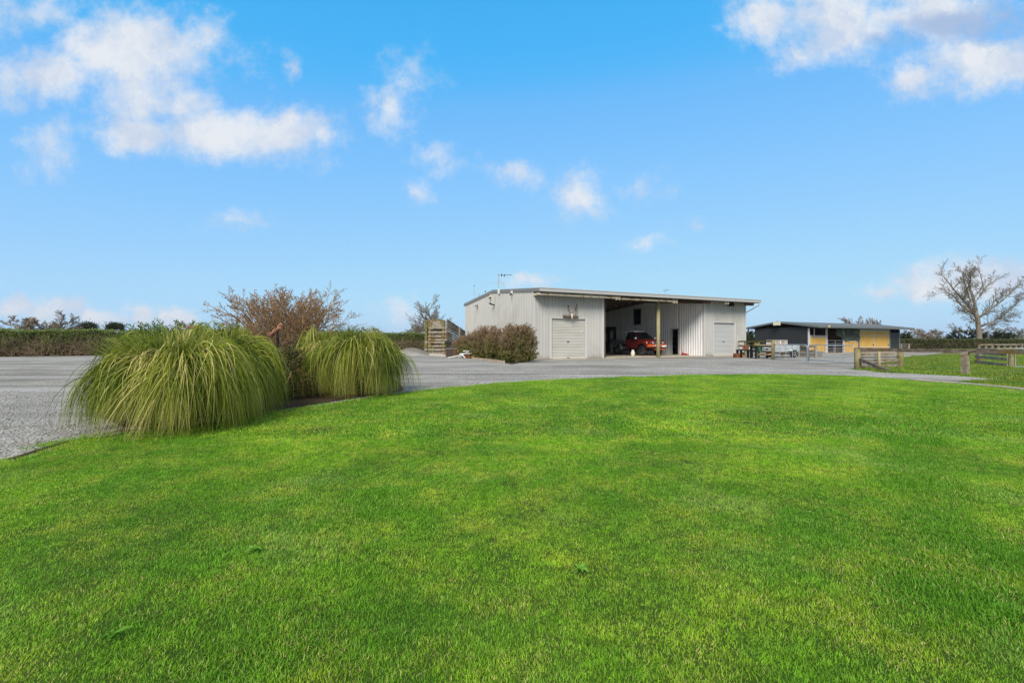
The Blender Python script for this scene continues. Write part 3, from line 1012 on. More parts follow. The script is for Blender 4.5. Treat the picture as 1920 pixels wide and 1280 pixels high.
def trophy():
    c = SL(2.80, -0.14, 2.92)
    lg = MB()
    pts = [SL(2.22 + 1.17 * i / 8, -0.16, 2.92 + 0.015 * math.sin(i * 2.1)) for i in range(9)]
    lg.tube(pts, [0.085, 0.10, 0.09, 0.105, 0.095, 0.10, 0.09, 0.10, 0.08], 10)
    tag(lg.build('log', mat_noise('grey_bark', [(0.20, 0.15, 0.115), (0.10, 0.075, 0.06)], (1, 1, 1), 8, 0.95, bmp=0.6), None, smooth_sh=True), 'short rough grey log laid along the top of the cream roller door', 'log')
    t = thing('deer_skull', 'bleached deer skull with broad antlers hung over the cream roller door', 'skull', c, AX)
    bone = mat('bleached_bone', (0.62, 0.53, 0.40), 0.7)
    horn = mat_noise('weathered_antler', [(0.14, 0.095, 0.05), (0.08, 0.055, 0.03)], (1, 1, 1), 12, 0.8)
    sk = MB().tube([(0, -0.13, 0.14), (0, -0.19, 0.05), (0, -0.20, -0.08), (0, -0.19, -0.22)], [0.07, 0.085, 0.055, 0.03], 10)
    skull = sk.build('cranium', bone, t, smooth_sh=True)
    for s in (-1, 1):
        MB().lathe([(0.001, -0.01), (0.026, 0.0), (0.001, 0.01)], (0.052 * s, -0.255, 0.035), 8, 'Y').build('eye_socket', M['dark'], skull)
    a = MB().tube([(-0.04, -0.13, 0.16), (-0.12, -0.14, 0.26), (-0.24, -0.16, 0.36), (-0.28, -0.17, 0.52), (-0.29, -0.17, 0.62)], [0.026, 0.024, 0.022, 0.024, 0.045], 8)
    a.prism([(-0.335, 0.60), (-0.25, 0.58), (-0.22, 0.68), (-0.235, 0.745), (-0.30, 0.76), (-0.36, 0.71)], -0.19, -0.15)
    a.build('antler', horn, t, smooth_sh=False)
    b = MB().tube([(0.04, -0.13, 0.16), (0.12, -0.14, 0.25), (0.22, -0.16, 0.32), (0.27, -0.17, 0.40)], [0.026, 0.024, 0.022, 0.03], 8)
    b.prism([(0.22, 0.36), (0.30, 0.36), (0.36, 0.50), (0.42, 0.66), (0.44, 0.82), (0.40, 0.84), (0.33, 0.72), (0.27, 0.55)], -0.19, -0.15)
    b.tube([(0.29, -0.17, 0.56), (0.20, -0.18, 0.62)], [0.018, 0.006], 6)
    b.build('antler', horn, t, smooth_sh=False)


trophy()


# ---------------------------------------------------------------- red ute in the open bay
def build_ute():
    c = SL(12.30, 4.15, 0.05)
    t = thing('ute', 'dark red double-cab ute with orange bull bar parked in the open bay', 'ute', c, AX - math.pi / 2)
    red = mat_noise('dark_red_paint', [(0.25, 0.028, 0.018), (0.21, 0.024, 0.015)], (1, 1, 1), 2, 0.22, 0, 0.6)
    orange = mat('orange_paint', (0.62, 0.10, 0.012), 0.35, 0, 0.5)
    chrome = mat('chrome', (0.75, 0.75, 0.75), 0.12, 1.0)
    rubber = mat('tyre_rubber', (0.035, 0.035, 0.036), 0.85)
    alloy = mat('tray_alloy', (0.22, 0.23, 0.23), 0.45, 0.5)
    guard = mat('pale_grey_guard', (0.40, 0.40, 0.38), 0.6)
    cr, cz, rr = 1.55, 0.42, 0.54
    arch = [(cr + rr * math.cos(R(a)), cz + rr * math.sin(R(a))) for a in range(165, 10, -15)]
    prof = [(-0.56, 0.58), (0.98, 0.56)] + arch + [(2.28, 0.62), (2.44, 0.74), (2.46, 1.00), (2.40, 1.16), (2.20, 1.235), (1.70, 1.29), (1.12, 1.335), (-0.58, 1.335)]
    b = MB().prism(prof, -0.90, 0.90)
    for v in b.v:
        if v.x > 1.5:
            v.y *= 1 - 0.10 * (v.x - 1.5)
        if v.z > 1.1:
            v.y *= 0.955
    b.build('body', red, t, bevel=0.05)
    # raised middle of the bonnet
    hb = MB().hexa([(1.25, -0.58, 1.30), (2.30, -0.50, 1.18), (2.30, 0.50, 1.18), (1.25, 0.58, 1.30), (1.22, -0.54, 1.365), (2.22, -0.46, 1.262), (2.22, 0.46, 1.262), (1.22, 0.54, 1.365)])
    hb.build('bonnet', red, t, bevel=0.03)
    # cabin with raked screen and leaning sides
    B = [(-0.575, 0.855), (1.16, 0.855)]
    q = [(-0.575, -0.85, 1.325), (1.20, -0.85, 1.325), (1.20, 0.85, 1.325), (-0.575, 0.85, 1.325), (-0.44, -0.67, 1.93), (0.36, -0.67, 1.93), (0.36, 0.67, 1.93), (-0.44, 0.67, 1.93)]
    MB().hexa(q).build('cabin', red, t, bevel=0.06)

    def panel(name, a, b_, c_, d, m, parent, th=0.012, mg=0.06):
        """thin slab on the quad a b c d, inset by a share mg"""
        P = [Vector(p) for p in (a, b_, c_, d)]
        n = (P[1] - P[0]).cross(P[3] - P[0]).normalized()
        ctr = sum(P, Vector()) / 4
        P = [p.lerp(ctr, mg) + n * 0.004 for p in P]
        return MB().hexa([p for p in P] + [p + n * th for p in P]).build(name, m, parent)
    panel('windscreen', q[1], q[2], q[6], q[5], M['glass'], t, mg=0.10)
    panel('rear_window', q[3], q[0], q[4], q[7], M['glass'], t, mg=0.14)

    def lerp(a, b_, f):
        return Vector(a).lerp(Vector(b_), f)
    for s in (0, 1):
        lo0, lo1, hi0, hi1 = (q[0], q[1], q[4], q[5]) if s == 0 else (q[3], q[2], q[7], q[6])
        f0 = [lerp(lo0, lo1, 0.05), lerp(lo0, lo1, 0.46), lerp(hi0, hi1, 0.50), lerp(hi0, hi1, 0.06)]
        f1 = [lerp(lo0, lo1, 0.49), lerp(lo0, lo1, 0.93), lerp(hi0, hi1, 0.93), lerp(hi0, hi1, 0.55)]
        for fq in (f0, f1):
            fq = [v + Vector((0, 0, 0)) for v in fq]
            if s:
                fq = fq[::-1]
            panel('side_window', *fq, M['glass'], t, th=0.008, mg=0.07)
    for s in (-1, 1):
        for x0, x1 in ((-0.50, 0.24), (0.28, 1.02)):
            d = MB().bx(x0, x1, s * 0.888, s * 0.908, 0.70, 1.22).build('door', red, t, bevel=0.008)
            MB().bx(x0 + 0.06, x0 + 0.24, s * 0.908, s * 0.93, 1.10, 1.14).build('handle', red, d)
        m = MB().bx(0.88, 1.02, s * 0.93, s * 1.15, 1.33, 1.52).build('mirror', chrome, t, bevel=0.04)
        MB().beam((0.95, s * 0.84, 1.36), (0.95, s * 0.95, 1.38), 0.05, 0.05).build('arm', M['black'], m)
        h = MB().hexa([(2.12, s * 0.86, 0.98), (2.47, s * 0.56, 0.98), (2.48, s * 0.30, 1.00), (2.20, s * 0.60, 1.00), (2.02, s * 0.86, 1.14), (2.42, s * 0.58, 1.13), (2.44, s * 0.34, 1.10), (2.2, s * 0.6, 1.12)])
        h.build('headlight', mat('headlight_lens', (0.62, 0.64, 0.66), 0.15, 0, 0.6), t)
        MB().bx(-0.45, 0.95, s * 0.86, s * 1.0, 0.47, 0.54).build('side_step', M['black'], t, bevel=0.015)
        fl = MB()
        n = 9
        for i in range(n):
            a0, a1 = R(172 - 160 * i / n), R(172 - 160 * (i + 1) / n)
            P = [(cr + r_ * math.cos(a), y, cz + r_ * math.sin(a)) for a in (a0, a1) for r_, y in ((0.52, s * 0.87), (0.60, s * 0.87), (0.60, s * 0.955), (0.52, s * 0.965))]
            fl.hexa([P[0], P[1], P[2], P[3], P[4], P[5], P[6], P[7]])
        fl.build('wheel_arch', M['black'], t)
        rg = MB()
        for i in range(5):
            a0, a1 = R(150 - 24 * i), R(126 - 24 * i)
            P = [(-1.55 + r_ * math.cos(a), y, 0.42 + r_ * math.sin(a)) for a in (a0, a1) for r_, y in ((0.50, s * 0.66), (0.53, s * 0.66), (0.53, s * 0.96), (0.50, s * 0.96))]
            rg.hexa(P)
        rg.hexa([(-1.12, s * 0.66, 0.45), (-1.06, s * 0.66, 0.45), (-1.06, s * 0.96, 0.45), (-1.12, s * 0.96, 0.45), (-1.24, s * 0.66, 0.86), (-1.18, s * 0.66, 0.86), (-1.18, s * 0.96, 0.86), (-1.24, s * 0.96, 0.86)])
        rg.build('mudguard', guard, t)
        for x in (1.55, -1.55):
            w = MB().lathe([(0.24, -0.13), (0.36, -0.14), (0.405, -0.11), (0.412, 0.0), (0.405, 0.11), (0.36, 0.14), (0.24, 0.13)], (x, s * 0.80, 0.412), 28, 'Y').build('wheel', rubber, t)
            rim = MB().lathe([(0.245, s * 0.06), (0.25, s * 0.135), (0.225, s * 0.14), (0.205, s * 0.09)], (x, s * 0.80, 0.412), 24, 'Y')
            for k in range(6):
                a = 2 * math.pi * k / 6 + 0.3
                rim.beam((x, s * 0.925, 0.412), (x + 0.225 * math.cos(a), s * 0.93, 0.412 + 0.225 * math.sin(a)), 0.035, 0.075, up=(-math.sin(a), 0, math.cos(a)))
            rim.lathe([(0.07, s * 0.10), (0.06, s * 0.145)], (x, s * 0.80, 0.412), 12, 'Y')
            rim.build('rim', chrome, w)
    # grille and bonnet protector
    g = MB().bx(2.425, 2.475, -0.44, 0.44, 0.92, 1.13).build('grille', M['black'], t)
    MB().bx(2.475, 2.495, -0.44, 0.44, 0.945, 0.985).build('chrome_bar', chrome, g)
    MB().bx(2.47, 2.49, -0.44, 0.44, 1.09, 1.115).build('chrome_bar', chrome, g)
    # bull bar: wrap-round orange bumper
    plan = [(2.30, 0.98), (2.58, 0.80), (2.74, 0.40), (2.76, 0.0), (2.74, -0.40), (2.58, -0.80), (2.30, -0.98), (2.34, -0.86), (2.46, -0.70), (2.48, 0.70), (2.34, 0.86)]

    def wrap(z0, z1, sc=1.0, dx=0.0):
        mb = MB()
        n = len(plan)
        for z in (z0, z1):
            for x, y in plan:
                mb.v.append(Vector((x + dx, y * sc, z)))
        mb.f.append(tuple(range(n)))
        mb.f.append(tuple(range(n, 2 * n))[::-1])
        for i in range(n):
            mb.f.append((i, (i + 1) % n, n + (i + 1) % n, n + i))
        return mb
    bb = wrap(0.72, 0.93).build('bull_bar', orange, t, bevel=0.03)
    wrap(0.56, 0.72, 0.9, -0.08).build('lower_valance', M['black'], bb)
    MB().bx(2.6, 2.70, -0.55, 0.55, 0.50, 0.57).build('skid_bar', orange, bb)
    for s in (-1, 1):
        for y in (0.50, 0.66):
            MB().lathe([(0.05, 0), (0.05, 0.03)], (2.715 - (y - 0.5) * 0.35, s * y, 0.80), 12, 'X').build('fog_light', M['white'], bb)
    pl = MB().bx(2.765, 2.78, 0.12, 0.50, 0.70, 0.84).build('number_plate', M['white'], t)
    # tray
    tr = MB().bx(-2.55, -0.68, -0.93, 0.93, 0.95, 1.03).build('tray', alloy, t)
    for s in (-1, 1):
        MB().bx(-2.53, -0.72, s * 0.925, s * 0.955, 1.03, 1.28).build('drop_side', alloy, tr)
        MB().bx(-2.50, -0.68, s * 0.40, s * 0.50, 0.72, 0.95).build('chassis_rail', M['black'], t)
    MB().bx(-2.58, -2.55, -0.93, 0.93, 1.03, 1.28).build('tail_gate', alloy, tr)
    MB().bx(-2.2, -1.95, -0.90, -0.62, 0.66, 0.94).build('tool_box', alloy, tr)
    hd = MB()
    for y in (-0.82, -0.3, 0.3, 0.82):
        hd.tube([(-0.70, y, 1.0), (-0.68, y, 1.98)], 0.025, 6)
    for z in (1.05, 1.5, 1.98):
        hd.tube([(-0.69, -0.84, z), (-0.69, 0.84, z)], 0.025, 6)
    hd.build('head_board', guard, t)
    MB().bx(-0.5, 1.9, -0.45, 0.45, 0.42, 0.60).build('underbody', M['black'], t)
    MB().tube([(1.55, -0.75, 0.41), (1.55, 0.75, 0.41)], 0.06, 8).build('axle', M['rust'], t)
    MB().tube([(-1.55, -0.75, 0.41), (-1.55, 0.75, 0.41)], 0.07, 8).build('axle', M['rust'], t)
    for x in (-0.32, 0.0, 0.26):
        r = MB().bx(x - 0.035, x + 0.035, -0.66, 0.66, 1.985, 2.015).build('roof_bar', chrome, t)
        for s in (-1, 1):
            MB().bx(x - 0.05, x + 0.05, s * 0.60, s * 0.68, 1.925, 1.985).build('foot', M['black'], r)
    # faces seen through the glass stay dark; wipers
    for y in (-0.35, 0.25):
        MB().beam((1.18, y, 1.375), (0.95, y - 0.42, 1.54), 0.015, 0.015).build('wiper', M['black'], t)
    return t


build_ute()

# gas bottle in front of the ute
c = SL(9.65, 1.6, 0.05)
t = thing('gas_bottle', 'white gas bottle standing on the shed floor beside the ute', 'gas bottle', c)
bw = mat('cream_white_enamel', (0.66, 0.64, 0.56), 0.4)
MB().lathe([(0.10, 0.0), (0.12, 0.03), (0.15, 0.06), (0.158, 0.12), (0.158, 0.27), (0.145, 0.33), (0.10, 0.375), (0.05, 0.39)], (0, 0, 0), 22).build('tank', bw, t, smooth_sh=True)
cl = MB()
for k in range(10):
    a = R(30 + 300 * k / 10)
    a2 = R(30 + 300 * (k + 1) / 10)
    cl.hexa([(r_ * math.cos(x), r_ * math.sin(x), z) for z in (0.37, 0.50) for r_, x in ((0.085, a), (0.10, a), (0.10, a2), (0.085, a2))])
cl.build('collar', bw, t)
MB().tube([(0, 0, 0.38), (0, 0, 0.47)], 0.03, 8).build('valve', mat('brass', (0.5, 0.35, 0.12), 0.4, 0.8), t)
MB().beam((0.10, -0.125, 0.20), (0.10, -0.125, 0.30), 0.10, 0.012, up=(0.6, -0.8, 0)).build('sticker', mat('yellow_label', (0.75, 0.55, 0.04), 0.6), t)
# small red trolley jack by the partition
c = SL(15.1, 1.55, 0.05)
t = thing('trolley_jack', 'small red trolley jack on the floor right of the dark doorway', 'jack', c, AX)
MB().hexa([(-0.12, -0.25, 0.03), (0.12, -0.25, 0.03), (0.12, 0.3, 0.03), (-0.12, 0.3, 0.03), (-0.12, -0.25, 0.12), (0.12, -0.25, 0.12), (0.12, 0.3, 0.20), (-0.12, 0.3, 0.20)]).build('frame', mat('jack_red', (0.45, 0.03, 0.02), 0.5), t)
MB().tube([(0, 0.25, 0.18), (0.0, 0.42, 0.62)], 0.02, 6).build('handle', mat('jack_handle_red', (0.4, 0.03, 0.02), 0.5), t)
for x in (-0.13, 0.13):
    for y in (-0.2, 0.24):
        MB().lathe([(0.05, -0.02), (0.05, 0.02)], (x, y, 0.05), 10, 'X').build('wheel', M['black'], t)

# ---------------------------------------------------------------- dark stable block
T0 = Vector((29.0, 44.5, 0))
TM = Matrix.Translation(T0) @ Matrix.Rotation(AX, 4, 'Z')


def tx(px):
    k = (px - 960) / F
    return (29.0 - k * 44.5) / (k * 0.425 - 0.905)


def tz(px, py):
    return H + (640 - py) / F * (44.5 + 0.425 * tx(px))


def stable():
    t = thing('stable_block', 'low charcoal steel stable block with yellow plywood doors', 'stable', T0, AX)
    X, Y = Vector((1, 0, 0)), Vector((0, 1, 0))
    L, D = tx(1686), 5.8
    rz_ = lambda y: 3.24 - 0.145 * abs(y - 2.9)
    wh = 2.50
    MB().corr((0, D, 0), -Y, D, 0.03, lambda a: min(rz_(D - a) - 0.10, 2.62), -X, pitch=0.17, depth=0.02, rib=0.03).build('gable_wall', M['charcoal'], t)
    MB().corr((L, 0, 0), Y, D, 0.03, lambda a: rz_(a) - 0.08, X, pitch=0.2, depth=0.02).build('gable_wall', M['charcoal'], t)
    MB().corr((0, D, 0), X, L, 0.03, rz_(D) - 0.08, Y, pitch=0.2, depth=0.02).build('back_wall', M['charcoal'], t)
    MB().bx(-0.02, L + 0.02, -0.9, D, -0.1, 0.07).build('concrete_apron', mat_noise('pale_concrete', [(0.42, 0.36, 0.30), (0.35, 0.29, 0.24)], (1, 1, 1), 1.5, 0.9), t)
    for x in (tx(1550), tx(1582), tx(1611)):
        MB().bx(x + 0.02, x + 0.07, 0.3, D - 0.05, 0.07, 2.5).build('stall_wall', M['brown_frame'], t)
    ys = (-1.1, 2.9, 6.9)
    for ya, yb in ((ys[0], ys[1]), (ys[2], ys[1])):
        rf = MB()
        xs = []
        x = -0.35
        while x < L + 0.45:
            xs += [(x, 0), (x + 0.14, 0), (x + 0.16, 0.025), (x + 0.22, 0.025), (x + 0.24, 0)]
            x += 0.3
        base = 0
        for x, dz in xs:
            rf.v += [Vector((x, ya, rz_(ya) + dz)), Vector((x, yb, rz_(yb) + dz))]
        for i in range(len(xs) - 1):
            q = 2 * i
            rf.f.append((q, q + 2, q + 3, q + 1))
        ro = rf.build('roof_pitch', M['charcoal_roof'], t)
        for k in range(4):
            f_ = (k + 0.3) / 4
            y, z = ya + (yb - ya) * f_, rz_(ya) + (rz_(yb) - rz_(ya)) * f_
            MB().box((L / 2, y, z - 0.075), (L + 0.6, 0.05, 0.12)).build('purlin', M['brown_frame'], ro)
        for x, w in ((-0.36, -1), (xs[-1][0] + 0.01, 1)):
            a0, a1 = Vector((x, ya, rz_(ya))), Vector((x, yb, rz_(yb)))
            u0, u1, o = Vector((0, 0, 0.04)), Vector((0, 0, -0.14)), Vector((0.04 * w, 0, 0))
            MB().hexa([a0 + u1, a0 + u1 + o, a1 + u1 + o, a1 + u1, a0 + u0, a0 + u0 + o, a1 + u0 + o, a1 + u0]).build('barge_flashing', M['charcoal_roof'], t)
    MB().bx(-0.40, L + 0.5, -1.22, -1.11, rz_(-1.1) - 0.15, rz_(-1.1) + 0.02).build('front_gutter', M['charcoal_roof'], t)
    MB().bx(0, L, -0.02, 0.10, 2.50, 2.64).build('eave_beam', M['charcoal'], t)

    def post(px0, px1, z1=2.5, m='white_trim', y=0.0):
        MB().bx(tx(px0), tx(px1), y - 0.06, y + 0.06, 0.07, z1).build('post', M[m], t)
    for a, b in ((1515.8, 1517.4), (1548.4, 1550.4), (1580.2, 1582.6), (1608.6, 1611.2), (1666.8, 1668.4), (1685.2, 1686.6)):
        post(a, b, 2.5, 'white_trim' if a < 1600 else 'barge')
    MB().bx(tx(1526), tx(1527), -0.03, 0.03, 1.76, 2.5).build('post', M['white_trim'], t)

    def boards(name, px0, px1, z0, z1, n, ft=0.05):
        """yellow ply leaf divided by pale battens"""
        x0, x1 = tx(px0), tx(px1)
        d = MB().bx(x0, x1, -0.03, 0.03, z0, z1).build(name, M['white_trim'], t)
        w = (x1 - x0) / n
        for i in range(n):
            MB().bx(x0 + i * w + (0.07 if i == 0 else ft / 2), x0 + (i + 1) * w - (0.07 if i == n - 1 else ft / 2), -0.042, -0.031, z0 + 0.06, z1 - 0.06).build('ply_panel', M['ply'], d)
        return d
    boards('stable_door', 1518, 1548.4, 0.10, 1.66, 4)
    MB().bx(tx(1517.4), tx(1548.4), -0.04, 0.04, 1.72, 1.80).build('rail', M['white_trim'], t)
    boards('half_door', 1582.8, 1608, 0.10, 1.28, 4)
    d = boards('sliding_door', 1611.4, 1638.8, 0.10, 2.30, 1)
    d2 = boards('sliding_door', 1639.2, 1666.6, 0.10, 2.30, 1)
    for dd, a, b in ((d, 1611.4, 1638.8), (d2, 1639.2, 1666.6)):
        for z in (0.62, 1.84):
            MB().bx(tx(a) + 0.04, tx(b) - 0.04, -0.055, -0.043, z - 0.03, z + 0.03).build('batten', M['white_trim'], dd)
        MB().bx(tx(b) - 0.34, tx(b) - 0.12, -0.08, -0.056, 0.78, 0.86).build('latch', M['black'], dd)
    MB().bx(tx(1611.2), tx(1667), -0.05, 0.05, 2.30, 2.49).build('door_track', M['trim'], t)
    # tube gate in the open stall
    g = MB()
    x0, x1 = tx(1551), tx(1580)
    for z in (0.25, 0.5, 0.75, 1.0, 1.3):
        g.tube([(x0, -0.02, z), (x1, -0.02, z)], 0.022, 6)
    for x in (x0, (x0 + x1) / 2, x1):
        g.tube([(x, -0.02, 0.15), (x, -0.02, 1.3)], 0.025, 6)
    g.build('stall_gate', M['grey_metal'], t)
    MB().bx(tx(1557.5), tx(1559.5), 0.35, 0.47, 0.07, 1.3).build('post', M['trim'], t)
    MB().bx(tx(1560), tx(1580), 1.6, 1.66, 0.07, 1.25).build('stall_board', M['ply'], t)
    # shade cloth hung over the upper openings, in folds
    for pa, pb, z0, z1, fr in ((1581.5, 1610, 1.30, 2.46, 0.0), (1566, 1581, 1.38, 2.46, 0.55)):
        nx, nz = 34, 14
        V, Fc = [], []
        xa, xb = tx(pa), tx(pb)
        for i in range(nx + 1):
            for k in range(nz + 1):
                u, v = i / nx, k / nz
                sag = 0.12 * math.sin(u * math.pi) * (1 - v) + 0.06 * math.sin(u * 9) * (1 - v)
                zz = z0 + sag * 0 + (z1 - z0) * v - 0.07 * (1 - v) * math.sin(u * 7 + 1) - (fr * 0.9 * (1 - u) * (v < 1) * -1 * (1 - v))
                V.append((xa + (xb - xa) * u, -0.10 - 0.06 * math.sin(u * 23 + v * 3) * (0.35 + v * 0.4) - 0.05 * math.sin(u * 9 - v * 5) - 0.03 * math.sin(v * 11 + u * 5), zz))
        for i in range(nx):
            for k in range(nz):
                a = i * (nz + 1) + k
                Fc.append((a, a + nz + 1, a + nz + 2, a + 1))
        fast_mesh('shade_cloth', V, Fc, M['tarp'], t, smooth_sh=True)
    # slatted dark door at the far end
    x0, x1 = tx(1668.6), tx(1685)
    sd = MB().bx(x0, x1, -0.02, 0.04, 0.10, 2.18).build('slatted_door', M['black'], t)
    n = 7
    for i in range(n):
        w = (x1 - x0) / n
        MB().bx(x0 + i * w + 0.03, x0 + (i + 1) * w - 0.03, -0.05, -0.021, 0.14, 2.14).build('slat', M['charcoal'], sd)
    MB().bx(x0, x1, -0.062, -0.051, 1.0, 1.1).build('cross_bar', M['black'], sd)
    # floodlight under the ridge and a small lamp on the gutter
    fl = MB().bx(-0.75, -0.45, 2.55, 3.15, 2.86, 3.22).build('floodlight', mat('cream_floodlight', (0.62, 0.58, 0.42), 0.5), t)
    MB().bx(-0.45, -0.40, 2.75, 2.95, 2.9, 3.1).build('bracket', M['charcoal'], fl)
    MB().box((tx(1528) + 0.1, -1.28, 2.66), (0.10, 0.10, 0.22)).build('gutter_lamp', mat('yellow_lamp', (0.6, 0.5, 0.2), 0.5), t)


stable()

# ---------------------------------------------------------------- fences, gates and yard things
def round_post(name, px, py, z1, r, parent, m='post', depth=None):
    p = G(px, py) if depth is None else Vector(((px - 960) / F * depth, depth, 0))
    mb = MB().tube([p + Vector((0, 0, -0.3)), p + Vector((0, 0, z1 * 0.5)), p + Vector((0, 0, z1 - 0.015)), p + Vector((0, 0, z1))], [r * 1.04, r, r * 0.97, r * 0.86], 14)
    mb.build(name, M[m], parent, world=True, smooth_sh=True)
    return p


def rail(parent, a, b, z0, z1, h=0.14, w=0.045, m='wood_dark', name='rail', jit=0.006):
    a, b = Vector(a), Vector(b)
    n = 6
    d = (b - a)
    mb = MB()
    sd = Vector((-d.y, d.x, 0)).normalized() * w / 2
    cols = []
    for i in range(n + 1):
        f = i / n
        p = a.lerp(b, f)
        z = z0 + (z1 - z0) * f + rnd.uniform(-jit, jit)
        hh = h * rnd.uniform(0.94, 1.04)
        for q, zz in ((p - sd, z - hh / 2), (p + sd, z - hh / 2), (p + sd, z + hh / 2), (p - sd, z + hh / 2)):
            mb.v.append(Vector((q.x, q.y, zz)))
    for i in range(n):
        k = 4 * i
        for e in range(4):
            mb.f.append((k + e, k + (e + 1) % 4, k + 4 + (e + 1) % 4, k + 4 + e))
    mb.f += [(3, 2, 1, 0), (4 * n, 4 * n + 1, 4 * n + 2, 4 * n + 3)]
    return mb.build(name, M[m], parent, world=True)


def fences():
    # roadside fence: one long mossy rail on posts, wires between
    P1 = Vector((14.98, 19.7, 0))
    P3 = Vector((16.18, 16.25, 0))
    P4 = P3 + (P3 - P1)
    t = thing('rail_fence', 'long single mossy rail on timber posts along the paddock edge', 'fence', P3)
    P1 = round_post('corner_post', 1608.5, 691.9, 0.86, 0.125, t)
    for p, sq in ((P3, 0.17), (P4, 0.17)):
        MB().box(p + Vector((0, 0, 0.265)), (sq, sq, 1.13), 0.3).build('post', M['wood'], t, world=True)
    o = Vector((-0.09, -0.03, 0))
    e = (P3 - P1).normalized()
    rail(t, P1 - e * 0.15, P3 + e * 0.05, 0.855, 0.857, 0.145, 0.05)
    rail(t, P3 + e * 0.06, P4, 0.857, 0.86, 0.145, 0.05)
    for z in (0.10, 0.25, 0.42, 0.60):
        MB().tube([P1 + o + Vector((0, 0, z)), P3 + o + Vector((0, 0, z)), P4 + o + Vector((0, 0, z))], 0.0022, 5).build('wire', M['barge'], t, world=True)
    # diagonal stay in front of the corner post
    a, b = P1 + Vector((0.02, -0.12, 0.42)), G(1668, 698)
    MB().beam(a, b + Vector((0, 0, 0.03)), 0.10, 0.12).build('diagonal_stay', M['wood_dark'], t, world=True)
    # short panel running back from the corner post
    P2 = G(1688, 689.8)
    t = thing('short_rail_panel', 'short panel of rough rails between two stout posts by the metal gates', 'fence', P2)
    round_post('post', 1688, 689.8, 0.83, 0.125, t)
    for z, h in ((0.79, 0.07), (0.63, 0.12), (0.50, 0.06), (0.37, 0.12), (0.25, 0.05), (0.13, 0.11)):
        rail(t, P1 + Vector((0.12, 0.03, 0)), P2 + Vector((-0.12, 0, 0)), z, z - 0.005, h, 0.04, 'wood' if h > 0.1 else 'wood_dark')
    round_post('thin_post', 1648, 687.3, 0.83, 0.058, t, 'pole', depth=19.75)
    # gate line
    A, B = G(1449.5, 674.2), P1
    t = thing('gate_post', 'lichen yellow gate post beside the black workbench', 'post', A)
    MB().tube([A + Vector((0, 0, -0.3)), A + Vector((0, 0, 1.25)), A + Vector((0, 0, 1.27))], [0.115, 0.11, 0.09], 12).build('post', M['post'], t, world=True, smooth_sh=True)
    MB().box(A + Vector((0.0, -0.12, 0.98)), (0.05, 0.03, 0.14)).build('hinge', M['rust'], t, world=True)
    d = (B - A)
    d.z = 0
    ln = d.length
    d.normalize()
    mid = A + d * (ln * 0.515)
    t = thing('gate_stop_post', 'thin grey post between the two galvanised gates', 'post', mid)
    MB().tube([mid + Vector((0, 0, -0.2)), mid + Vector((0, 0, 1.0))], 0.05, 10).build('post', M['grey_metal'], t, world=True)
    for (f0, f1, zb0, zb1, lab) in ((0.02, 0.505, 0.06, 0.16, 'galvanised pipe gate nearer the shed, hung on the lichen yellow post'),
                                    (0.525, 0.975, 0.20, 0.27, 'galvanised pipe gate hung at the mossy fence corner')):
        a, b = A + d * (ln * f0), A + d * (ln * f1)
        t = thing('pipe_gate', lab, 'gate', a, group='galvanised pipe gates')
        zt = 1.02
        up = Vector((0, 0, 1))
        fr = MB().tube([a + up * zb0, a + up * (zt - 0.16), a + d * 0.18 + up * zt, b - d * 0.18 + up * zt, b + up * (zt - 0.16), b + up * zb1], 0.022, 8)
        fr.tube([a + up * zb0, b + up * zb1], 0.022, 8)
        fr.build('frame', M['grey_metal'], t, world=True, smooth_sh=True)
        for k in range(1, 5):
            p = a.lerp(b, k / 5)
            zb = zb0 + (zb1 - zb0) * k / 5
            MB().tube([p + up * zb, p + up * zt], 0.014, 6).build('upright', M['grey_metal'], t, world=True)
        for z in (0.30, 0.50, 0.72):
            MB().tube([a + up * (z + zb0 * 0.5), b + up * (z + zb1 * 0.5)], 0.006, 5).build('wire', M['grey_metal'], t, world=True)
    # rail from the shed corner to the gate post, with two more boards lower down
    t = thing('yard_rail_fence', 'lichen covered rail fence running from the shed corner behind the workbench', 'fence', A + Vector((1.2, 3, 0)))
    c0 = SL(20.7, 1.5)
    c1 = A + Vector((0.05, 0.12, 0))
    m_ = c0.lerp(c1, 0.55)
    rail(t, c0, c1, 1.19, 1.22, 0.12, 0.06, 'lichen')
    rail(t, c0, c1, 0.85, 0.85, 0.12, 0.05, 'wood_dark')
    rail(t, c0, c1, 0.5, 0.5, 0.12, 0.05, 'wood_dark')
    for f in (0.02, 0.36, 0.7):
        p = c0.lerp(c1, f)
        MB().tube([p + Vector((0.1, 0.1, -0.2)), p + Vector((0.1, 0.1, 1.2))], 0.07, 10).build('post', M['post'], t, world=True)
    # stock yard fence behind the gates
    pts = [Vector(((px - 960) / F * y, y, 0)) for px, y in ((1466, 38.0), (1483, 36.8), (1498.5, 35.6), (1514, 34.6), (1529, 33.6))]
    t = thing('stock_yard_fence', 'old plank yard fence seen through the metal gates', 'fence', pts[2])
    for i, p in enumerate(pts):
        if i == 2:
            MB().tube([p + Vector((0, 0, -0.2)), p + Vector((0, 0, 0.86))], 0.075, 10).build('post', M['pole'], t, world=True)
        else:
            MB().box(p + Vector((0, 0, 0.35)), (0.13, 0.13, 1.1)).build('post', M['wood'], t, world=True)
    for a, b in zip(pts[:-1], pts[1:]):
        o = Vector((-0.05, -0.08, 0))
        for z in (0.82, 0.5, 0.2):
            rail(t, a + o, b + o, z, z, 0.12, 0.04, 'wood')
    # panel and gate at the right of the paddock
    a, b = Vector((25.0, 24.4, 0)), Vector((22.5, 20.5, 0))
    t = thing('paddock_rail_panel', 'weathered four-rail panel in the paddock next to a metal gate', 'fence', b)
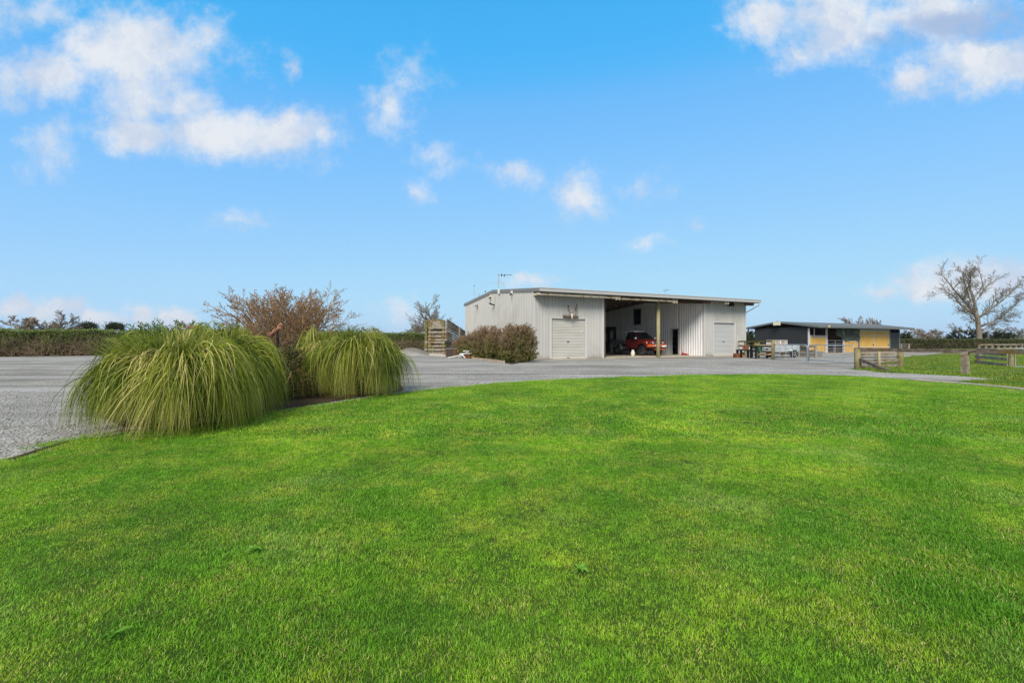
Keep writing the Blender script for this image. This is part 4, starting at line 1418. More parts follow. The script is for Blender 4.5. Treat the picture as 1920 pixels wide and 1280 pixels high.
    MB().box(a + Vector((0.05, 0, 0.33)), (0.17, 0.17, 1.05)).build('post', M['wood'], t, world=True)
    MB().tube([b + Vector((0, 0, -0.2)), b + Vector((0, 0, 0.80))], 0.10, 12).build('post', M['post'], t, world=True)
    dd = (a - b).normalized()
    o = Vector((-0.10, 0.07, 0))
    for z, h in ((0.80, 0.10), (0.60, 0.12), (0.40, 0.14), (0.14, 0.12)):
        rail(t, a + o, b + o, z, z - 0.01, h, 0.04, 'wood')
    a = b + Vector((0.02, -0.13, 0))
    b2 = a + Vector((3.0, -1.6, 0))
    t = thing('paddock_gate', 'pale galvanised gate at the picture edge beyond the mossy rail', 'gate', a)
    up = Vector((0, 0, 1))
    MB().tube([a + up * 0.08, a + up * 0.88, b2 + up * 0.88, b2 + up * 0.08, a + up * 0.08], 0.022, 8).build('frame', M['grey_metal'], t, world=True)
    for k in range(1, 8):
        p = a.lerp(b2, k / 8)
        MB().tube([p + up * 0.08, p + up * 0.88], 0.014, 6).build('upright', M['grey_metal'], t, world=True)
    MB().tube([b2 + up * -0.2, b2 + up * 1.0], 0.06, 8).build('hanging_post', M['post'], t, world=True)
    # pale post-and-rail fence further off
    a, b = Vector((46.2, 45.0, 0)), Vector((74, 58, 0))
    t = thing('pale_paddock_fence', 'distant pale post-and-rail fence in front of the hedge', 'fence', a)
    n = 22
    for i in range(n + 1):
        p = a.lerp(b, i / n)
        MB().box(p + Vector((0, 0, 0.43)), (0.12, 0.12, 1.0), 0.4).build('post', M['wood'], t, world=True)
    for z in (0.88, 0.48):
        rail(t, a + Vector((0.03, -0.09, 0)), b + Vector((0.03, -0.09, 0)), z, z, 0.13, 0.04, 'wood', jit=0.002)
    # two boards by the stable's far end
    a = AT(1690, 650, 55)
    a.z = 0
    b = AT(1704, 650, 54)
    b.z = 0
    t = thing('board_fence', 'short grey board fence peeping out past the stable end', 'fence', a)
    for p in (a, b):
        MB().box(p + Vector((0, 0, 0.4)), (0.14, 0.14, 1.1)).build('post', M['wood'], t, world=True)
    for z in (0.86, 0.58, 0.3):
        rail(t, a + Vector((0, -0.1, 0)), b + Vector((0, -0.1, 0)), z, z, 0.16, 0.04, 'wood')


fences()


def workbenches():
    """black steel benches by the shed corner, and what lies on them"""
    o = G(1428, 671.6)
    rz = 0.12
    t = thing('workbench', 'tall black steel workbench with shelves beside the lichen yellow gate post', 'workbench', o, rz)
    for x in (-0.62, 0.62):
        for y in (-0.28, 0.28):
            MB().bx(x - 0.055, x + 0.055, y - 0.055, y + 0.055, -0.01, 0.86).build('leg', M['black'], t)
    MB().bx(-0.70, 0.70, -0.36, 0.36, 0.86, 0.90).build('top', M['black'], t)
    for z in (0.25, 0.50, 0.70):
        MB().bx(-0.565, 0.565, -0.30, 0.30, z - 0.035, z).build('shelf', M['black'], t)
    om = Matrix.Translation(o) @ Matrix.Rotation(rz, 4, 'Z')

    def on(name, label, cat, mb, m, group=None):
        x = mb.build(name, m)
        x.matrix_world = om
        return tag(x, label, cat, group)
    on('plank', 'weathered plank lying along the top of the tall black workbench', 'plank', MB().bx(-0.35, 0.68, -0.30, -0.05, 0.902, 0.96), M['wood'])
    on('plank', 'second rough plank behind the first on top of the tall workbench', 'plank', MB().bx(-0.1, 0.69, 0.0, 0.2, 0.902, 0.99), M['wood'])
    on('timber_offcut', 'heap end of brown offcut timber on the tall workbench near the anvil', 'timber', MB().hexa([(-0.6, -0.2, 0.902), (-0.2, -0.25, 0.902), (-0.2, 0.1, 0.902), (-0.6, 0.1, 0.902), (-0.5, -0.12, 1.10), (-0.28, -0.2, 1.05), (-0.25, 0.05, 1.06), (-0.5, 0.05, 1.10)]), M['lichen'])
    on('pipe', 'pale plastic pipe on the top shelf of the black workbench', 'pipe', MB().tube([(-0.05, -0.22, 0.742), (0.56, -0.22, 0.742)], 0.04, 10), M['white'])
    on('green_tub', 'green plastic tub on the top shelf of the black workbench', 'tub', MB().lathe([(0.10, 0), (0.12, 0.13), (0.13, 0.13)], (-0.3, -0.15, 0.702), 16), mat('green_plastic', (0.05, 0.33, 0.18), 0.5))
    on('green_bucket', 'dull green bucket on the middle shelf of the black workbench', 'bucket', MB().lathe([(0.10, 0), (0.12, 0.12), (0.125, 0.12)], (-0.24, -0.15, 0.502), 16), mat('green_plastic_dull', (0.04, 0.22, 0.12), 0.6))
    on('pipe', 'grey pipe bundle on the middle shelf of the black workbench', 'pipe', MB().tube([(0.0, -0.18, 0.555), (0.56, -0.18, 0.555)], 0.05, 10), M['trim'])
    on('sack', 'brown folded sack on the lowest shelf of the black workbench', 'sack', MB().hexa([(-0.5, -0.28, 0.252), (0.3, -0.28, 0.252), (0.3, 0.1, 0.252), (-0.5, 0.1, 0.252), (-0.4, -0.25, 0.34), (0.15, -0.22, 0.37), (0.15, 0.06, 0.37), (-0.4, 0.06, 0.34)]), mat('sackcloth', (0.24, 0.17, 0.10), 0.95))
    on('timber_block', 'orange-brown block of sawn timber on the lowest shelf', 'timber', MB().bx(0.32, 0.55, -0.28, 0.0, 0.252, 0.34), mat('sawn_timber', (0.5, 0.27, 0.11), 0.8))
    o2 = G(1396, 670.4)
    t = thing('low_stand', 'low black steel stand carrying the anvil at the shed corner', 'stand', o2, rz)
    for x in (-0.42, 0.42):
        for y in (-0.22, 0.22):
            MB().bx(x - 0.06, x + 0.06, y - 0.06, y + 0.06, -0.01, 0.56).build('leg', M['black'], t)
    MB().bx(-0.52, 0.52, -0.30, 0.30, 0.56, 0.60).build('top', M['black'], t)
    om = Matrix.Translation(o2) @ Matrix.Rotation(rz, 4, 'Z')
    t = thing('anvil', 'rusty anvil with a pointed horn on the low black stand', 'anvil', om @ Vector((0.05, -0.02, 0.60)), rz)
    MB().prism([(-0.22, 0.0), (0.24, 0.0), (0.22, 0.06), (0.12, 0.10), (0.11, 0.17), (0.26, 0.22), (0.30, 0.32), (-0.22, 0.32), (-0.52, 0.31), (-0.30, 0.24), (-0.10, 0.17), (-0.11, 0.10), (-0.20, 0.06)], -0.09, 0.09).build('body', M['rust'], t, bevel=0.012)
    MB().bx(-0.28, 0.30, -0.16, 0.16, -0.0, 0.012).build('base_plate', M['lichen'], t)
    tag(MB().box(G(1381, 670.5) + Vector((0, 0, 0.16)), (0.34, 0.34, 0.32), 0.2).build('rusty_crate', M['rust'], None, bevel=0.015), 'small rusty crate tucked between the white roller door and the low stand', 'crate')
    tag(MB().lathe([(0.12, 0), (0.14, 0.15), (0.14, 0.36), (0.10, 0.40)], G(1392.3, 670.2) + Vector((0.0, 0.05, 0)), 16).build('orange_drum', mat('orange_plastic', (0.55, 0.21, 0.05), 0.6)), 'small orange drum under the low black stand', 'drum')
    tag(MB().lathe([(0.10, 0), (0.12, 0.2), (0.12, 0.22)], om @ Vector((0.44, 0.02, 0.602)), 16).build('white_bucket', M['white']), 'little white bucket beside the anvil on the low stand', 'bucket')


workbenches()


def trailer():
    o = Vector(((1464 - 960) / F * 34.4, 34.4, 0))
    t = thing('box_trailer', 'pale grey box trailer behind the galvanised gates', 'trailer', o, 0.55)
    pale = mat_noise('pale_trailer_paint', [(0.50, 0.53, 0.53), (0.38, 0.41, 0.42)], (1, 1, 1), 2, 0.5)
    side = [(-1.25, 0.45), (1.25, 0.45), (1.25, 0.92), (-1.25, 0.92)]
    for y in (-0.72, 0.70):
        w = MB().bx(-1.2, 1.2, y, y + 0.03, 0.45, 0.92).build('side_panel', pale, t)
        for x in (-1.0, 0, 1.0):
            MB().bx(x - 0.03, x + 0.03, y - 0.015 if y < 0 else y + 0.031, y - 0.001 if y < 0 else y + 0.045, 0.45, 0.92).build('stiffener', pale, w)
    for x in (-1.2, 1.17):
        MB().bx(x, x + 0.03, -0.688, 0.698, 0.45, 0.92).build('end_panel', pale, t)
    MB().bx(-1.19, 1.19, -0.69, 0.70, 0.42, 0.45).build('floor', M['trim'], t)
    for s in (-1, 1):
        w = MB().lathe([(0.18, -0.08), (0.28, -0.085), (0.30, 0), (0.28, 0.085), (0.18, 0.08)], (0.1, s * 0.86, 0.30), 24, 'Y').build('wheel', mat('trailer_tyre', (0.03, 0.03, 0.03), 0.9), t)
        MB().lathe([(0.17, s * 0.04), (0.16, s * 0.09), (0.05, s * 0.07)], (0.1, s * 0.86, 0.30), 16, 'Y').build('rim', M['grey_metal'], w)
        MB().prism([(-0.32, 0.50), (-0.25, 0.62), (0.45, 0.62), (0.52, 0.50), (0.46, 0.50), (0.40, 0.57), (-0.20, 0.57), (-0.27, 0.50)], s * 0.76, s * 0.98).build('mudguard', pale, t)
    MB().tube([(0.1, -0.8, 0.30), (0.1, 0.8, 0.30)], 0.04, 8).build('axle', M['rust'], t)
    MB().beam((1.2, 0.35, 0.42), (2.3, 0.0, 0.42), 0.07, 0.07).beam((1.2, -0.35, 0.42), (2.3, 0.0, 0.42), 0.07, 0.07).build('drawbar', M['rust'], t)
    MB().tube([(2.2, 0, 0.0), (2.2, 0, 0.55)], 0.03, 8).build('jockey_leg', M['grey_metal'], t)
    # white wire crate standing in the trailer
    om = Matrix.Translation(o) @ Matrix.Rotation(0.55, 4, 'Z')
    c = thing('wire_crate', 'white wire-sided crate standing in the box trailer', 'crate', om @ Vector((-0.55, 0, 0.452)), 0.55)
    for x in (-0.45, 0.45):
        for y in (-0.5, 0.5):
            MB().tube([(x, y, 0), (x, y, 0.85)], 0.025, 6).build('corner', M['white'], c)
    for z in (0.02, 0.3, 0.56, 0.83):
        MB().tube([(-0.45, -0.5, z), (0.45, -0.5, z), (0.45, 0.5, z), (-0.45, 0.5, z), (-0.45, -0.5, z)], 0.018, 6).build('hoop', M['white'], c)
    MB().bx(-0.43, 0.43, -0.47, 0.47, 0.02, 0.80).build('liner', mat_noise('stained_liner', [(0.58, 0.54, 0.47), (0.30, 0.20, 0.14)], (1, 1, 1), 3, 0.8), c)
    # grey water trough beside the yard fence
    tag(MB().hexa([(22.6, 36.0, 0), (24.0, 35.3, 0), (24.4, 36.0, 0), (23.0, 36.7, 0), (22.5, 35.9, 0.45), (24.1, 35.2, 0.45), (24.5, 36.0, 0.45), (22.9, 36.8, 0.45)]).build('water_trough', M['barge'], None, bevel=0.04), 'low dark trough behind the old plank yard fence', 'trough')


trailer()


def loading_ramp():
    o = Vector((-7.0, 42.0, 0))
    t = thing('loading_ramp', 'tall weathered timber stock loading ramp sloping away behind the shed', 'loading ramp', o, -math.atan2(0.35, 0.94))
    Wd = 1.13
    W, LI = M['wood'], M['lichen']

    def b(x0, x1, y0, y1, z0, z1, m, name='board'):
        MB().bx(x0, x1, y0, y1, z0 + rnd.uniform(-.008, .008), z1 + rnd.uniform(-.008, .008)).build(name, m, t)
    b(-Wd - 0.02, -Wd + 0.20, -0.06, 0.10, -0.2, 3.20, LI, 'post')
    b(-0.80, -0.56, 0.02, 0.16, -0.2, 3.22, LI, 'post')
    b(0.62, 0.84, 0.02, 0.16, -0.2, 3.16, LI, 'post')
    b(-0.86, -0.81, -0.05, 0.02, 2.5, 3.22, W)
    b(-0.53, -0.46, -0.05, 0.02, 2.5, 3.20, W)
    b(0.55, 0.61, -0.05, 0.02, 2.5, 3.18, W)
    b(0.98, 1.05, -0.05, 0.02, 1.3, 3.05, W)
    # solid head panel of upright planks
    n = 7
    for i in range(n):
        x0, x1 = -0.45 + 1.0 * i / n, -0.45 + 1.0 * (i + 1) / n
        b(x0 + 0.006, x1 - 0.006, 0.03, 0.07, 2.50, 3.14, W, 'plank')
    b(-0.50, 0.60, -0.02, 0.08, 3.145, 3.24, LI, 'cap_board')
    for i, (z0, z1, xa, xb) in enumerate(((2.36, 2.48, -0.82, 1.08), (1.98, 2.14, -0.84, 1.10), (1.60, 1.76, -0.84, 1.12), (1.27, 1.45, -0.84, 1.12), (1.02, 1.22, -0.84, 0.92),
                                          (0.69, 0.87, -0.84, 1.05), (0.36, 0.54, -0.84, 0.95), (0.03, 0.22, -0.60, 0.95))):
        b(xa, xb, -0.045, 0.0, z0, z1, W)
        if z1 < 1.3:
            b(-Wd - 0.04, -0.86, -0.115, -0.065, z0, z1, LI if i % 2 else W)
    for z in (1.5, 1.85, 2.2, 2.6, 2.95):
        b(-Wd - 0.03, -Wd + 0.22, -0.10, -0.065, z - 0.10, z + 0.10, LI)
    # back of the head: dark plank filling between the boards
    MB().bx(-0.55, 0.60, 0.5, 0.54, 0.0, 2.45).build('rear_panel', M['wood_dark'], t)
    # sloping side boards and posts
    top = lambda y: 3.16 if y < 0.4 else 3.16 - 0.29 * (y - 0.4)
    for s in (-1, 1):
        x = s * Wd
        for k in range(8):
            dz = 0.02 + k * 0.235
            pieces = [(0.0, 2.28), (2.46, 5.2)]
            for y0, y1 in pieces:
                z0, z1 = top(max(y0, 0.4)) - dz - 0.1, top(y1) - dz - 0.1
                if min(z0, z1) < 0.12:
                    continue
                gap = 0.175 if k > 2 else 0.228
                MB().hexa([(x - 0.02, y0, z0 - gap / 2), (x + 0.02, y0, z0 - gap / 2), (x + 0.02, y1, z1 - gap / 2), (x - 0.02, y1, z1 - gap / 2),
                           (x - 0.02, y0, z0 + gap / 2), (x + 0.02, y0, z0 + gap / 2), (x + 0.02, y1, z1 + gap / 2), (x - 0.02, y1, z1 + gap / 2)]).build('side_board', W, t)
        MB().hexa([(x - 0.05, 0.0, top(0) - 0.005), (x + 0.05, 0.0, top(0) - 0.005), (x + 0.05, 5.2, top(5.2) - 0.005), (x - 0.05, 5.2, top(5.2) - 0.005),
                   (x - 0.05, 0.0, top(0) + 0.05), (x + 0.05, 0.0, top(0) + 0.05), (x + 0.05, 5.2, top(5.2) + 0.05), (x - 0.05, 5.2, top(5.2) + 0.05)]).build('top_rail', M['wood_dark'], t)
        for y in (2.37, 5.1):
            MB().bx(x + s * 0.024 - 0.0, x + s * 0.18, y - 0.10, y + 0.10, -0.2, top(y) - 0.03).build('post', W, t)
    for k in range(14):
        y = 0.6 + 0.33 * k
        z = max(1.30 - 0.285 * (y - 0.6), 0.05)
        MB().bx(-Wd + 0.03, Wd - 0.03, y - 0.15, y + 0.15, z - 0.03, z + 0.02).build('deck_plank', M['wood_dark'], t)
    MB().beam((Wd - 0.08, 0.3, 1.15), (Wd - 0.08, 4.6, 0.05), 0.08, 0.2).beam((-Wd + 0.08, 0.3, 1.15), (-Wd + 0.08, 4.6, 0.05), 0.08, 0.2).build('deck_bearer', M['wood_dark'], t)


loading_ramp()


def ramp_surroundings():
    # pad-mounted brown cabinet
    o = G(849, 668.8)
    t = thing('electrical_cabinet', 'squat brown steel cabinet with a yellow label near the loading ramp', 'cabinet', o, 0.25)
    dk = mat_noise('brown_cabinet_paint', [(0.055, 0.042, 0.034), (0.075, 0.055, 0.042)], (1, 1, 1), 3, 0.6)
    rd = mat('faded_red_brown_side', (0.16, 0.055, 0.04), 0.7)
    MB().bx(-0.50, 0.53, -0.30, 0.32, 0.0, 0.62).build('body', dk, t)
    MB().bx(-0.53, -0.502, -0.30, 0.32, 0.0, 0.62).build('side_panel', rd, t)
    MB().hexa([(-0.56, -0.35, 0.622), (0.56, -0.35, 0.622), (0.56, 0.36, 0.622), (-0.56, 0.36, 0.622), (-0.54, -0.33, 0.67), (0.54, -0.33, 0.67), (0.54, 0.34, 0.67), (-0.54, 0.34, 0.67)]).build('lid', M['barge'], t)
    MB().bx(0.32, 0.50, -0.312, -0.302, 0.42, 0.55).build('yellow_label', mat('label_yellow', (0.75, 0.62, 0.03), 0.6), t)
    MB().bx(0.02, 0.17, -0.318, -0.302, 0.12, 0.60).build('rust_patch', M['rust'], t)
    # heap of white pipe frames
    o = G(865, 671.5)
    segs = [((-0.95, -0.1, 0.04), (0.12, 0.15, 0.26)), ((-0.15, 0.2, 0.30), (0.75, 0.1, 0.34)), ((0.30, -0.25, 0.03), (-0.05, 0.1, 0.34)), ((-0.25, 0.3, 0.05), (0.55, 0.0, 0.52)),
            ((0.55, 0.3, 0.30), (1.05, 0.1, 0.40)), ((1.05, 0.1, 0.40), (1.28, -0.1, 0.05)), ((0.95, 0.2, 0.42), (1.15, 0.0, 0.05)), ((-0.1, 0.4, 0.04), (0.35, 0.35, 0.42)), ((0.1, 0.35, 0.50), (0.75, 0.3, 0.55))]
    labs = ['longest white pipe of the junk heap, lying out towards the gravel', 'white pipe lying level across the junk heap', 'white pipe leaning steeply in front of the junk heap', 'white pipe rising diagonally through the junk heap',
            'short white pipe at the shrub end of the junk heap', 'bent end of white pipe sloping down beside the log end', 'thin white pipe doubled beside the bent end pipe', 'white pipe at the back of the junk heap by the cabinet', 'topmost white pipe of the junk heap']
    for (a, b), lb in zip(segs, labs):
        tag(MB().tube([o + Vector(a), o + Vector(b)], 0.032, 8).build('white_pipe', M['white']), lb, 'pipe', 'pipes of the junk heap')
    tag(MB().tube([o + Vector((0.75, -0.12, 0.09)), o + Vector((1.65, -0.30, 0.10))], 0.10, 12).build('log', M['lichen']), 'short yellowish log lying beside the white pipe heap', 'log')
    tag(MB().hexa([o + Vector(p) for p in ((0.1, 0.2, 0), (0.7, 0.1, 0), (0.7, 0.5, 0), (0.1, 0.6, 0), (0.15, 0.2, 0.2), (0.6, 0.15, 0.24), (0.6, 0.45, 0.22), (0.2, 0.5, 0.2))]).build('rusty_sheet', M['rust'], None, bevel=0.02), 'crumpled rusty sheet under the white pipes', 'scrap')
    # pale sleeper in front of the ramp
    a, b = G(806, 666.2), G(837, 668.3)
    MBm = MB().beam(a + Vector((0, 0, 0.07)), b + Vector((0, 0, 0.07)), 0.14, 0.15)
    tag(MBm.build('pale_beam', mat_noise('pale_concrete_beam', [(0.62, 0.55, 0.46), (0.5, 0.43, 0.35)], (1, 1, 1), 4, 0.9), None, bevel=0.02), 'pale beam lying on the ground before the loading ramp', 'beam')
    # edging boards of the shrub bed
    pts = [G(886, 673.0), G(906, 675.2), G(926, 678.0), G(945, 681.0)]
    for k, (a, b) in enumerate(zip(pts[:-1], pts[1:])):
        MBm = MB().beam(a + Vector((0, 0, 0.06)), b + Vector((0, 0, 0.06)), 0.10, 0.12 + 0.02 * k)
        tag(MBm.build('edging_board', mat_noise('pinkish_old_board', [(0.46, 0.36, 0.28), (0.30, 0.22, 0.16)], (1, 1, 1), 5, 0.9)),
            ('edging board nearest the pipe heap, along the shrub bed', 'middle edging board along the shrub bed', 'edging board ending at the big front shrub')[k], 'board', 'edging boards of the shrub bed')
    bed = [tuple(G(886, 672.6))[:2], tuple(G(945, 680.4))[:2], tuple(G(960, 683))[:2], tuple(SL(-0.1, -0.4))[:2], tuple(SL(-0.08, 13.0))[:2], (-5.8, 40)]
    sheet('shrub_bed', bed, 0.012, M['soil'])
    # gravel heap beside the hedge end
    n, rg = 40, np.random.default_rng(5)
    c = Vector(((772 - 960) / F * 41.5, 41.5, 0))
    V, Fc = [tuple(c + Vector((0, 0, 0.62)))], []
    for ri in range(1, 9):
        for k in range(n):
            a = 2 * math.pi * k / n
            r_ = ri / 8
            z = 0.62 * (0.5 + 0.5 * math.cos(math.pi * min(r_ * 1.0, 1))) + rg.normal() * 0.018 * (1 - r_) - 0.02 * (ri == 8)
            V.append(tuple(c + Vector((math.cos(a) * r_ * 2.5, math.sin(a) * r_ * 1.7, z))))
    for k in range(n):
        Fc.append((0, 1 + k, 1 + (k + 1) % n, 1 + (k + 1) % n))
    me = MB()
    me.v = [Vector(v) for v in V]
    me.f = [(0, 1 + k, 1 + (k + 1) % n) for k in range(n)]
    for ri in range(7):
        for k in range(n):
            a, b = 1 + ri * n + k, 1 + ri * n + (k + 1) % n
            me.f.append((a, a + n, b + n, b))
    tag(me.build('gravel_heap', M['gravel'], None, smooth_sh=True), 'low heap of grey gravel between hedge and loading ramp', 'heap')


ramp_surroundings()

# ---------------------------------------------------------------- plants of the garden bed
M['tussock'] = mat_leaf('tussock_blades', [(0.055, 0.085, 0.010), (0.185, 0.245, 0.020), (0.38, 0.40, 0.045), (0.66, 0.56, 0.24)], 0.28, 1.2)
M['bark'] = mat_noise('brown_twig_bark', [(0.36, 0.235, 0.13), (0.25, 0.16, 0.085)], (1, 1, 1), 8, 0.9, world=True)
M['bark_grey'] = mat_noise('grey_brown_bark', [(0.24, 0.20, 0.155), (0.16, 0.13, 0.10)], (1, 1, 1), 5, 0.9, world=True)
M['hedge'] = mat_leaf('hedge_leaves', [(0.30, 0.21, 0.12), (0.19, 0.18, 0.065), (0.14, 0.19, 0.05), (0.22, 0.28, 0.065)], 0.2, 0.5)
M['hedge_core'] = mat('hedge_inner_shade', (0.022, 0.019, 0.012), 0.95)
M['shrub'] = mat_leaf('olive_shrub_leaves', [(0.10, 0.125, 0.028), (0.165, 0.165, 0.04), (0.22, 0.16, 0.08), (0.27, 0.175, 0.115)], 0.2, 0.7)


def tussock(c, rad, ht, n, seed, label, tress=78, swirl=0.0, ell=(1, 1), fill=1.0):
    rg = np.random.default_rng(seed)
    t = thing('tussock_grass', label, 'grass clump', (c[0], c[1], 0), group='large drooping tussocks in the garden bed')
    ta, tu = rg.random(tress) * 2 * np.pi, rg.random(tress)
    ti = rg.integers(0, tress, n)
    wild = rg.random(n) < 0.22
    a = ta[ti] + rg.normal(0, 0.07, n) + wild * rg.normal(0, 0.5, n)
    u = np.clip(tu[ti] + rg.normal(0, 0.06, n), 0, 1)
    k = 12
    s = np.linspace(0, 1, k)[None, :]
    col = lambda v: np.asarray(v, float)[:, None]
    one = np.ones(n)
    up = u < 0.34                                   # upright blades at the crown; the others arch over and hang
    uu = np.where(up, u / 0.34, (u - 0.34) / 0.66)
    r0 = rad * 0.28 * np.sqrt(rg.random(n))
    lift = 1 + 0.15 * rg.normal(size=tress)[ti]
    tip_r = lift * np.where(up, r0 + rad * (0.08 + 0.42 * uu) * rg.uniform(0.6, 1.2, n), rad * (0.50 + 0.50 * uu ** 0.6) * rg.uniform(0.88, 1.08, n))
    tip_z = np.where(up, ht * (1.10 - 0.16 * uu) * rg.uniform(0.84, 1.12, n), ht * np.clip(0.62 - 0.80 * uu, 0.0, 1) * rg.uniform(0.3, 1.0, n) + rg.random(n) * 0.10)
    pk = (1 + 0.09 * rg.normal(size=tress)[ti] + wild * 0.08) * ht * np.where(up, 0.8, 1.22 - 0.24 * uu) * rg.uniform(0.86, 1.06, n)
    p1r = np.where(up, r0 + 0.02, r0 + rad * 0.10)
    p1z = np.where(up, ht * 0.5, pk * 0.92)
    p2r = np.where(up, r0 + (tip_r - r0) * 0.35, tip_r * rg.uniform(0.86, 1.04, n))
    p2z = np.where(up, ht * 0.85, pk * 1.02)
    bz = lambda q0, q1, q2, q3: col(q0) * (1 - s) ** 3 + 3 * col(q1) * s * (1 - s) ** 2 + 3 * col(q2) * s ** 2 * (1 - s) + col(q3) * s ** 3
    hz = bz(r0, p1r, p2r, tip_r)
    zz = bz(one * 0.0, p1z, p2z, tip_z)
    aa = a[:, None] + swirl * s + (rg.normal(0, 0.15, n) + 0.32 * rg.normal(size=tress)[ti] + wild * rg.normal(0, 0.35, n))[:, None] * s ** 1.5
    x = hz * np.cos(aa) * ell[0]
    y = hz * np.sin(aa) * ell[1]
    low = zz < 0.02
    zz = np.where(low, 0.02 + rg.random((n, 1)) * 0.03, zz)
    C = np.stack([x, y, zz], axis=-1)
    w = (0.0105 * rg.uniform(0.7, 1.3, n))[:, None] * np.clip(1.25 - s ** 2 * 1.15, 0.1, 1)
    rv = np.clip(rg.beta(2.2, 2.6, n) * 0.75 + 0.12 * u * 0 + (rg.random(n) < 0.12) * 0.6 + 0.20 * rg.normal(size=tress)[ti], 0, 1)
    o = ribbons('blades', C, w, M['tussock'], t, rv, world=False)
    # dead thatch at the heart of the clump
    m_ = 420
    P = np.stack([rg.normal(0, rad * 0.20, m_), rg.normal(0, rad * 0.20, m_), rg.random(m_) * ht * 0.35], axis=1)
    leaves('thatch', P, rg.normal(size=(m_, 3)) * np.array([1, 1, 0.8]), 0.35, 0.022, M['thatch'], t, world=False)
    return t


M['thatch'] = mat_leaf('dead_thatch', [(0.05, 0.035, 0.018), (0.10, 0.075, 0.035)], 0.0, 1.0)
tussock((-4.72, 6.4), 1.12, 1.17, 8500, 1, 'widest tussock, hanging over the gravel edge at the lawn corner', ell=(1.0, 1.0))
tussock((-4.95, 7.7), 0.98, 1.27, 8500, 2, 'tall shaggy tussock joined to the widest one on its shed side')
tussock((-5.75, 7.8), 1.0, 1.10, 5500, 3, 'half-hidden tussock behind the widest one')
tussock((-3.48, 10.35), 1.06, 1.32, 8500, 4, 'rounded tussock at the shed end of the garden bed')
tussock((-4.30, 10.75), 0.98, 1.26, 7500, 5, 'combed-over tussock behind the rounded end one', swirl=0.5)


def bush(name, label, c, rx, ry, h, n, m, parent_bark, leaf=(0.06, 0.022), up=0.5, seed=0, group=None, cat='shrub', taper=0.35, stems=9, rv_h=0.0):
    rg = np.random.default_rng(seed + 100)
    t = thing(name, label, cat, (c[0], c[1], 0), group=group)
    # upright sprigs: leaves gathered along many short shoots, so the outline is ragged
    ns = max(40, n // 28)
    az, q = rg.random(ns) * 2 * np.pi, np.sqrt(rg.uniform(0.12, 1.0, ns))
    hz = rg.beta(1.15, 1.1, ns)
    wid = np.sqrt(np.clip(1 - (np.clip(hz - 0.45, 0, 1) / 0.62) ** 2, 0.05, 1)) * (1 - taper * np.clip(0.4 - hz, 0, 1))
    lump = 1 + 0.14 * np.sin(az * 3 + seed) + 0.1 * np.sin(az * 5 + 2 * seed + hz * 4)
    B = np.stack([np.cos(az) * rx * q * wid * lump, np.sin(az) * ry * q * wid * lump, h * 0.92 * hz], axis=1)
    D = unit(np.stack([np.cos(az) * (1 - up), np.sin(az) * (1 - up), np.full(ns, up) + 0.15], axis=1) + rg.normal(0, 0.22, (ns, 3)))
    k = n // ns
    s = rg.random((ns, k, 1))
    P = (B[:, None, :] + D[:, None, :] * s * ((0.12 + 0.16 * hz ** 2)[:, None, None] * h) + rg.normal(0, 0.025 * h / 1.5, (ns, k, 3))).reshape(-1, 3)
    P[:, 2] = np.maximum(P[:, 2], 0.02)
    LD = (np.repeat(D, k, axis=0) + rg.normal(0, 0.55, (ns * k, 3)))
    rv = np.clip(rg.random(ns * k) * 0.55 + np.repeat(rg.random(ns), k) * 0.25 + rv_h * (P[:, 2] / h - 0.4) + s.reshape(-1) * 0.15, 0, 1)
    leaves('foliage', P, LD, leaf[0] * rg.uniform(0.7, 1.3, ns * k), leaf[1], m, t, rv, world=False)
    st = []
    for i in range(stems):
        a = 2 * math.pi * i / stems + rg.random()
        p0 = np.array([math.cos(a) * 0.08 * rx, math.sin(a) * 0.08 * ry, -0.05])
        p1 = np.array([math.cos(a) * 0.45 * rx, math.sin(a) * 0.45 * ry, h * 0.45])
        p2 = np.array([math.cos(a) * 0.65 * rx, math.sin(a) * 0.65 * ry, h * 0.8])
        st += [(*p0, *p1, 0.022 * h, 0.014 * h), (*p1, *p2, 0.014 * h, 0.005 * h)]
    sticks('stems', st, parent_bark, t, 5, world=False)
    return t


M['juniper'] = mat_leaf('dark_juniper', [(0.04, 0.05, 0.015), (0.075, 0.08, 0.024), (0.11, 0.095, 0.032), (0.22, 0.13, 0.035)], 0.1, 1.5)
M['brownshrub'] = mat_leaf('brown_winter_shrub', [(0.08, 0.065, 0.025), (0.15, 0.10, 0.05), (0.20, 0.13, 0.07), (0.34, 0.18, 0.04)], 0.2, 1.0)
M['greenshrub'] = mat_leaf('mid_green_shrub', [(0.09, 0.14, 0.025), (0.13, 0.19, 0.035), (0.18, 0.24, 0.05)], 0.25, 0.8)
bush('dark_shrub', 'dark brown-green shrub filling the gap between the tussocks', (-4.95, 9.55), 0.62, 0.7, 1.02, 13000, M['juniper'], M['bark'], (0.055, 0.022), 0.35, 1)
bush('brown_shrub', 'low brown winter shrub behind the tall shaggy tussock', (-6.6, 12.2), 1.25, 0.9, 1.52, 8000, M['brownshrub'], M['bark'], (0.06, 0.02), 0.45, 2)
bush('brown_shrub', 'orange-tinged brown shrub at the foot of the bare garden tree', (-5.6, 12.6), 0.95, 0.8, 1.32, 6000, M['brownshrub'], M['bark'], (0.06, 0.02), 0.4, 3)
bush('green_shrub', 'rounded mid green shrub showing over the widest tussock', (-12.6, 17.0), 1.9, 1.2, 1.75, 9000, M['greenshrub'], M['bark'], (0.09, 0.045), 0.4, 4)
bush('green_shrub', 'mid green shrub between the brown shrub and the rounded green one', (-10.3, 17.4), 1.5, 1.1, 1.72, 7000, M['greenshrub'], M['bark'], (0.09, 0.045), 0.4, 5)
